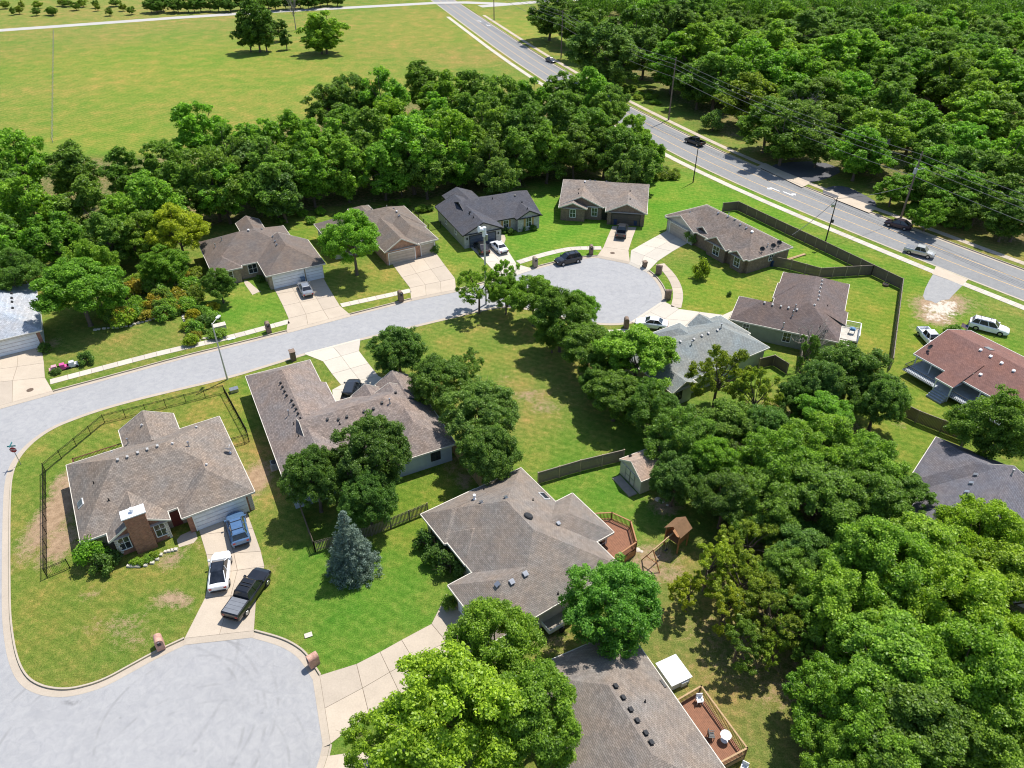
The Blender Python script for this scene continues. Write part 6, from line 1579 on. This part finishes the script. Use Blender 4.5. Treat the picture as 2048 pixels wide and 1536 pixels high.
# poles ------------------------------------------------------------------
POLEW = M('weathered_pole', (.19, .145, .115), .9, .25, 3); POLED = M('dark_steel_pole', (.04, .035, .033), .6, .1); POLES = M('silver_pole', (.55, .55, .54), .4, .1, metallic=.4); CERAM = M('grey_transformer', (.45, .46, .46), .5, .1)
WIRE = M('dark_wire', (.12, .12, .12), .6, .05)
def wire(a, b, sag, label, r=.045):
    a, b = Vector(a), Vector(b); mb = MB(); P = [a.lerp(b, t / 14) - Vector((0, 0, 4 * sag * (t / 14) * (1 - t / 14))) for t in range(15)]
    for k in range(14): mb.tube(P[k], P[k + 1], r, r, 4, False)
    o = mb.build('power_line', WIRE); tag(o, label, 'power line', 'power lines along the main road')
PL = []
def upole(base, h, label, arm_dir, transformer=False):
    w = W(*base) if len(base) == 2 else Vector(base); r = empty('utility_pole', (w.x, w.y, 0), math.atan2(arm_dir[1], arm_dir[0]), label, 'utility pole')
    MB().tube((0, 0, -.3), (0, 0, h), .21, .13, 10).build('pole', POLEW, r)
    for zz in (h - .5, h - 1.6, h - 2.6, h - 4.6): MB().tube((.1, 0, zz), (.38, 0, zz), .05, .05, 6).tube((.3, 0, zz - .08), (.3, 0, zz + .14), .06, .04, 6).build('insulator', CERAM, r)
    if transformer:
        MB().tube((.42, .05, h - 4.0), (.42, .05, h - 3.0), .3, .3, 14).dome((.42, .05, h - 3.0), .3, .1).build('transformer', CERAM, r); MB().beam((0, 0, h - 3.4), (-1.6, .4, h - 3.2), .06, .06).build('lamp_arm', POLES, r); MB().beam((0, -.6, h - 7), (0, .6, h - 7), .1, .1).build('crossarm', POLEW, r)
    PL.append((w, h)); return r
hd = Vector((W2((1802, 435))[0] - W2((1337, 240))[0], W2((1802, 435))[1] - W2((1337, 240))[1])).normalized(); perp = (-hd.y * -1, hd.x * -1)
p4 = W(1802, 435) + Vector((hd.x, hd.y, 0)) * 70; p0_ = W(1122, 117) + (W(1122, 117) - W(1337, 240)).normalized() * 74
upole((p0_.x, p0_.y, 0), 15, 'utility pole at the far junction by the top edge', perp); upole((1122, 117), 14.8, 'utility pole on the grassy bank near the far junction', perp); upole((1337, 240), 15.3, 'tall brown utility pole before the bright upper woods', perp); upole((1802, 435), 12.7, 'utility pole with transformer above the dark maroon suv', perp, True); upole((p4.x, p4.y, 0), 13, 'utility pole beyond the right edge', perp)
for i in range(len(PL) - 1):
    (a, ha), (b, hb) = PL[i], PL[i + 1]
    for j, dz in enumerate((.4, 1.5, 2.5, 4.5)):
        off = Vector((perp[0], perp[1], 0)) * .32
        wire(a + off + Vector((0, 0, ha - dz)), b + off + Vector((0, 0, hb - dz)), 1.1, '%s power line of the span %s' % (('topmost', 'second', 'third', 'lowest')[j], ('nearest the far junction', 'before the upper woods', 'above the wooded drives', 'leaving at the right edge')[i]))
def spole(base, h, label, mat, extras=()):
    w = W(*base); r = empty('street_light', (w.x, w.y, 0), 0, label, 'street light')
    MB().tube((0, 0, -.2), (0, 0, h), .13, .07, 10).build('pole', mat, r)
    for e in extras: e(r, h)
    return r, w
def lamp_head(dx, dy):
    def f(r, h):
        MB().tube((0, 0, h - .1), (dx, dy, h + .1), .04, .035, 6).build('arm', POLES, r); a = math.atan2(dy, dx); T = Matrix.Translation((dx, dy, h + .1)) @ Matrix.Rotation(a, 4, 'Z')
        MB().box(-.1, .6, -.16, .16, -.06, .1, T).build('lamp_head', WHITEM, r)
    return f
def boxes(r, h):
    MB().box(.1, .45, -.15, .2, h * .48, h * .54).build('meter_box', DARKM, r); MB().box(-.2, .2, -.2, .2, 0, .55).build('base_box', DARKM, r); MB().box(-.6, -.15, -.1, .15, h * .8, h * .86).build('lamp_bracket', METAL, r)
spole((455, 759), 8.7, 'tall silver street light beside the residential street', POLES, (lamp_head(.3, 1.2),))
r_, wS = spole((1649, 490), 8.9, 'dark steel pole on the verge beside the privacy fence', POLED, (boxes,)); spole((1386, 365), 9.0, 'dark steel pole before the black pickup on the main road', POLED, ())
wire(wS + Vector((0, 0, 8.7)), PL[3][0] + Vector((0, 0, 6.5)), .5, 'service line from the dark pole to the transformer pole'); wire(wS + Vector((0, 0, 8.6)), Vector((HH.O[0] + 9, HH.O[1] + 7, 4.2)), .4, 'service line from the dark pole to the four-gable house')
# siren
w = W(972, 607); r = empty('siren_tower', (w.x, w.y, 0), 0, 'white warning siren on a tall grey pole behind the airy trees', 'siren'); hs = 12.2
MB().tube((0, 0, -.2), (0, 0, hs), .17, .12, 10).build('pole', POLES, r)
mb = MB().tube((.1, -.1, hs + .1), (-.75, -.35, hs + .35), .14, .48, 14).tube((-.75, -.35, hs + .35), (-.8, -.37, hs + .36), .5, .5, 14); mb.build('horn', WHITEM, r); MB().tube((0, 0, hs - .9), (0, 0, hs + .5), .3, .3, 12).build('motor_housing', WHITEM, r); MB().box(.15, .5, -.25, .1, hs - 1.5, hs - .6).build('control_box', METAL, r)
# stop sign
w = W(42, 929); sr = empty('stop_sign', (w.x, w.y, 0), R(10), 'red stop sign with street name blades at the left corner', 'sign')
MB().box(-.03, .03, -.03, .03, 0, 2.9).build('post', METAL, sr)
oc = [(.38 * math.cos(R(22.5 + 45 * k)), .38 * math.sin(R(22.5 + 45 * k))) for k in range(8)]
mb = MB(); vs = [(x, -.05, 2.25 + z) for x, z in oc] + [(x, -.035, 2.25 + z) for x, z in oc]
mb.add(vs, [tuple(range(8)), tuple(range(15, 7, -1))] + [(k, 8 + k, 8 + (k + 1) % 8, (k + 1) % 8) for k in range(8)]); sf = mb.build('sign_face', M('sign_red', (.30, .015, .02), .45, .05), sr)
tx = bpy.data.curves.new('lettering', 'FONT'); tx.body = 'STOP'; tx.size = .27; tx.align_x = 'CENTER'; tx.align_y = 'CENTER'; tx.extrude = .002
t0_ = bpy.data.objects.new('lettering_curve', tx); lm = bpy.data.meshes.new_from_object(t0_); bpy.data.objects.remove(t0_)
to = link_mesh('lettering', lm, WHITEM, sf, (0, -.056, 2.25)); to.rotation_euler = (math.pi / 2, 0, 0)
MB().box(-.45, .45, -.012, .012, 2.68, 2.86).build('name_blade', M('teal_sign', (.05, .22, .25), .5, .05), sr); MB().box(-.012, .012, -.45, .45, 2.9, 3.08).build('name_blade', M('teal_sign', (.05, .22, .25), .5, .05), sr)
# flag
w = W(1936, 656, 3.5); fr = empty('flag', (w.x, w.y, 0), R(120), 'small striped flag on a pole at the red-roofed house', 'flag')
MB().tube((0, 0, 0), (0, 0, 3.9), .03, .025, 6).build('flagpole', WHITEM, fr)
for k in range(13): MB().box(.03, .95, -.006, .006, 3.25 + k * .046, 3.25 + (k + 1) * .046).build('stripe', M('flag_red', (.4, .03, .04), .7) if k % 2 == 0 else WHITEM, fr)
MB().box(.03, .42, -.012, .012, 3.53, 3.85).build('canton', M('flag_blue', (.03, .05, .2), .7), fr)
# play tower with swing beam
a, b = W(1350, 1090), W(1318, 1118); pr = empty('play_tower', (a.x, a.y, 0), math.atan2(b.y - a.y, b.x - a.x), 'wooden play tower with brown canopy and swing frame in the backyard', 'playset')
for x, y in ((-.8, -.8), (.8, -.8), (.8, .8), (-.8, .8)): MB().box(x - .06, x + .06, y - .06, y + .06, 0, 2.6).build('post', DECKO, pr)
for k in range(11): MB().box(-.85 + k * .155, -.71 + k * .155, -.85, .85, 1.3, 1.34).build('floor_board', DECKO, pr)
mesh_obj('canopy', [(-1, -1, 2.5), (1, -1, 2.5), (1, 0, 3.4), (-1, 0, 3.4), (-1, 1, 2.5), (1, 1, 2.5)], [(0, 1, 2, 3), (3, 2, 5, 4)], M('brown_canvas', (.2, .115, .06), .8, .25), pr)
for s in (-1, 1): MB().box(-.8, .8, s * .8 - .02, s * .8 + .02, 1.4, 2.1).build('side_rail', DECKO, pr)
MB().beam((.8, 0, 2.35), (4.0, 0, 2.35), .1, .14).build('swing_beam', PALEW, pr)
for s in (-1, 1): MB().beam((4.0, 0, 2.35), (4.0, s * 1.1, 0), .09, .09).build('leg', DECKO, pr)
MB().beam((4.0, -.62, 1.0), (4.0, .62, 1.0), .07, .09).build('brace', DECKO, pr)
for x in (1.6, 2.8):
    s_ = MB().box(x - .22, x + .22, -.09, .09, .5, .53).build('swing_seat', PLASTIC, pr); MB().tube((x - .2, 0, .53), (x - .2, 0, 2.3), .012, .012, 4).tube((x + .2, 0, .53), (x + .2, 0, 2.3), .012, .012, 4).build('chains', METAL, s_)
# odds and ends
w = W(1113, 1250); r = empty('utility_trailer', (w.x, w.y, 0), R(34), 'white-railed open trailer beside the centre house wall', 'trailer')
MB().box(-1.3, 1.3, -.65, .65, .45, .5).build('bed', M('weathered_board', (.28, .25, .21), .85), r)
for s in (-1, 1): MB().box(-1.3, 1.3, s * .68 - .03, s * .68 + .03, .45, .95).build('side_rail', WHITEM, r); MB().tube((0, s * .78, .3), (0, s * .95, .3), .3, .3, 14).build('wheel', RUBBER, r); MB().box(s * 1.32 - .03, s * 1.32 + .03, -.68, .68, .45, .95).build('end_rail', WHITEM, r)
w = W(1345, 1352); r = empty('storage_box', (w.x, w.y, 0), HM.ang, 'white flat-topped storage box beside the bottom edge house', 'storage box')
MB().box(-1.1, 1.1, -.95, .95, 0, .8).build('body', SID_W, r); MB().box(-1.2, 1.2, -1.05, 1.05, .8, .9).build('lid', SID_W, r)
w = W(1363, 1366); r = empty('storage_box', (w.x, w.y, 0), HM.ang, 'small white box by the larger white storage box', 'storage box')
MB().box(-.35, .35, -.3, .3, 0, .6).build('body', SID_W, r); MB().box(-.4, .4, -.35, .35, .6, .66).build('lid', WHITEM, r)
o = MB().beam((0, 0, .1), (3.6, 2.1, .1), .5, .14).build('plank', PALEW, loc=(*W2((1576, 520)), 0)); tag(o, 'long pale plank lying on the grass behind the four-gable house', 'plank')
w = W(1545, 531); r = empty('covered_grill', (w.x, w.y, 0), R(30), 'dark covered grill against the wall of the four-gable house', 'grill'); MB().box(-.6, .6, -.3, .3, 0, .9).build('cover', BINB, r); MB().dome((0, 0, .9), .45, .25).build('hood', BINB, r)
w = W(1700, 556); r = empty('fire_pit', (w.x, w.y, 0), 0, 'round dark fire pit in the fenced yellow-green yard', 'fire pit'); w = W(1771, 571); r.location = (w.x, w.y, 0)
MB().tube((0, 0, 0), (0, 0, .3), .5, .5, 16).build('ring', M('rusty_iron', (.12, .085, .06), .8, .25, 5), r); MB().tube((0, 0, .3), (0, 0, .31), .42, .42, 14).build('ash_bed', RUBBER, r)
for i, (px, c_, l_) in enumerate((((128, 738), (.62, .1, .3), 'magenta toy car by the left sidewalk'), ((147, 733), (.6, .6, .62), 'white toy wagon by the left sidewalk'), ((112, 742), (.6, .3, .35), 'small pink toy cart by the left sidewalk'))):
    w = W(*px); r = empty('toy_car', (w.x, w.y, 0), R(30), l_, 'toy'); m_ = M('toy_paint%d' % i, c_, .5, .1); MB().box(-.7, .7, -.35, .35, .15, .5).box(-.35, .25, -.3, .3, .5, .85).build('body', m_, r)
    for x in (-.45, .45):
        for s in (-1, 1): MB().tube((x, s * .33, .16), (x, s * .42, .16), .16, .16, 10).build('wheel', RUBBER, r)
# garden edging stones
st_root = empty('garden_edging', (0, 0, 0), 0, 'row of pale edging stones round the left garden bed', 'edging'); g2 = random.Random(9)
for p in resample([W2(q) for q in [(368, 632), (374, 650), (379, 684), (400, 680), (446, 668)]], .55) + resample([W2(q) for q in [(190, 660), (262, 652), (300, 640), (362, 625)]], .6):
    s = g2.uniform(.16, .28); MB().box(-s, s, -s * .7, s * .7, -.05, s * .8).build('stone', QUOIN, st_root, loc=(p[0] + g2.uniform(-.1, .1), p[1] + g2.uniform(-.1, .1), 0))
fl = empty('flower_bed_edging', (0, 0, 0), 0, 'curved stone edging before the brick chimney', 'edging')
for p in resample(smooth_line([W2(q) for q in [(258, 1133), (285, 1134), (312, 1124), (325, 1106), (352, 1100)]], 1), .42):
    s = g2.uniform(.14, .2); MB().box(-s, s, -s * .8, s * .8, -.05, .2).build('stone', QUOIN, fl, loc=(p[0], p[1], 0))
# paths
patch('path', [(358, 1095), (397, 1083), (390, 1058), (352, 1075)], CONC, 'concrete front walk of the brick-chimney house', .02); patch('path', [(505, 590), (520, 583), (545, 585), (553, 590), (530, 590), (514, 578), (494, 560), (485, 562)], CONC, 'curved front walk of the taupe-roofed house', .02); patch('path', [(1008, 487), (1000, 478), (995, 470), (1008, 468), (1012, 478)], CONC, 'round front step of the charcoal-roofed house', .022)
# rocks by the deck
rk = empty('rock_border', (0, 0, 0), 0, 'pale rocks scattered below the orange stained deck', 'rocks')
for q in ((1226, 1130), (1235, 1125), (1245, 1119), (1252, 1115), (1240, 1130), (1275, 1100), (1283, 1103), (1316, 999), (1325, 1003), (1335, 1010)):
    w = W(*q); s = g2.uniform(.2, .45); MB().dome((0, 0, -.05), s, s * .6, 7, 3).build('rock', QUOIN, rk, loc=(w.x, w.y, 0))
# --- shrubs
def S(px, py, r, kind, tint, label, group=None, hk=1.25): bush(px, py, r, kind, tint, label, hk, group)
S(183, 1103, 30, 'bushA', 'fresh', 'bright leafy shrub at the front corner of the brick-chimney house', hk=1.9); S(205, 1130, 24, 'bushB', 'deep', 'dark shrub below the bright leafy one at the brick-chimney house', hk=1.5); S(225, 1115, 18, 'bushB', 'dark', 'low dark shrub against the brick-chimney house wall')
for i, (x, y, t_) in enumerate(((270, 1122, 'lime'), (284, 1122, 'lime'), (297, 1116, 'bright'), (309, 1108, 'lime'))): S(x, y, 10, 'bushB', t_, 'low lime-green plant in the curved bed by the chimney', 'plants in the curved bed')
S(850, 1085, 22, 'bushB', 'dark', 'dark round shrub at the west corner of the centre house', hk=1.7); S(870, 1108, 24, 'bushB', 'dark', 'dark shrub, second along the west wall of the centre house', hk=1.7); S(900, 1130, 28, 'bushB', 'dark', 'large dark shrub nearest the entry of the centre house', hk=1.6); S(897, 1205, 16, 'bushA', 'deep', 'clipped dark shrub beside the centre house garage', hk=2.0)
for i, (x, y) in enumerate(((1010, 461), (1024, 463), (1044, 457), (1066, 455))): S(x, y, 8, 'bushB', 'deep', ('first', 'second', 'third', 'fourth')[i] + ' round shrub from the left before the charcoal-roofed house')
S(1385, 474, 15, 'bushA', 'grey', 'grey-green ball shrub beside the four-gable house drive', hk=1.8); S(1402, 540, 17, 'bushB', 'yellow', 'thin reddish-yellow shrub on the four-gable house lawn', hk=2.2); S(1458, 588, 5, 'bushB', 'dark', 'tiny dark shrub alone on the lawn', hk=1.8)
S(90, 695, 13, 'bushB', 'deep', 'round shrub beside the left white garage door'); S(172, 718, 15, 'bushB', 'deep', 'round shrub beside the toys by the left sidewalk', hk=1.5); S(112, 752 - 10, 9, 'bushB', 'dark', 'small shrub left of the toys')
S(868, 498, 10, 'bushB', 'deep', 'small shrub right of the orange brick garage', hk=1.5); S(545, 565, 9, 'bushB', 'deep', 'small shrub left of the white garage doors'); S(1905, 660, 16, 'bushB', 'bright', 'low yellow-green shrub behind the red-roofed house'); S(520, 545 + 12, 9, 'bushB', 'deep', 'small shrub in the front bed of the taupe-roofed house')
g3 = random.Random(21); gp = [(190, 655), (300, 632), (362, 622), (412, 570), (400, 535), (300, 540), (225, 580)]
k = 0
while k < 95:
    x, y = g3.uniform(190, 415), g3.uniform(535, 660)
    if not in_poly(x, y, gp): continue
    k += 1; fl_ = g3.random() < .22; S(x, y, g3.uniform(10, 22), 'flowerA' if fl_ else g3.choice(['bushA', 'bushB']), 'mid' if fl_ else g3.choice(['fresh', 'bright', 'olive', 'bright', 'lime']), 'yellow-flowering plant in the left garden' if fl_ else 'leafy shrub in the left garden', 'plants of the left garden', hk=g3.uniform(1.0, 1.8))
gp = [(375, 640), (380, 684), (440, 668), (420, 610), (400, 590)]; k = 0
while k < 26:
    x, y = g3.uniform(370, 445), g3.uniform(590, 690)
    if not in_poly(x, y, gp): continue
    k += 1; S(x, y, g3.uniform(8, 17), g3.choice(['bushA', 'bushB', 'bushA', 'flowerA']), g3.choice(['fresh', 'bright', 'lime', 'deep']), 'leafy plant in the edged bed behind the street light', 'plants of the edged bed', hk=g3.uniform(.9, 1.5))
for i in range(26):
    x = g3.uniform(1255, 1360); S(x, 350 + (x - 1255) * -.05 + g3.uniform(-8, 8), g3.uniform(7, 13), g3.choice(['bushA', 'bushB']), 'olive', 'tall tawny weeds beside the main road verge', 'weeds at the end of the woodland belt', hk=1.1)
for i in range(22): x = g3.uniform(1240, 1320); S(x, 168 + (x - 1240) * .35 + g3.uniform(-6, 14), g3.uniform(6, 10), 'bushA', g3.choice(['bright', 'olive']), 'low green scrub on the bank beyond the main road', 'scrub on the bank beyond the main road', hk=.9)
for i in range(30): x = g3.uniform(1820, 1930); S(x, 415 + (x - 1820) * .28 + g3.uniform(-10, 8), g3.uniform(9, 16), g3.choice(['bushA', 'bushB']), g3.choice(['fresh', 'mid', 'deep']), 'leafy understorey shrub behind the leaning pole', 'understorey beyond the main road', hk=1.3)
for i in range(24): x = g3.uniform(560, 860); S(x, 438 - (x - 560) * .1 + g3.uniform(-14, 10), g3.uniform(6, 12), 'bushA', g3.choice(['fresh', 'mid', 'bright']), 'leafy shrub at the woodland edge behind the upper left houses', 'shrubs at the woodland edge', hk=1.2)
S(1427, 243, 22, 'bushA', 'grey', 'lone rounded shrub on the verge beyond the main road', hk=1.7)
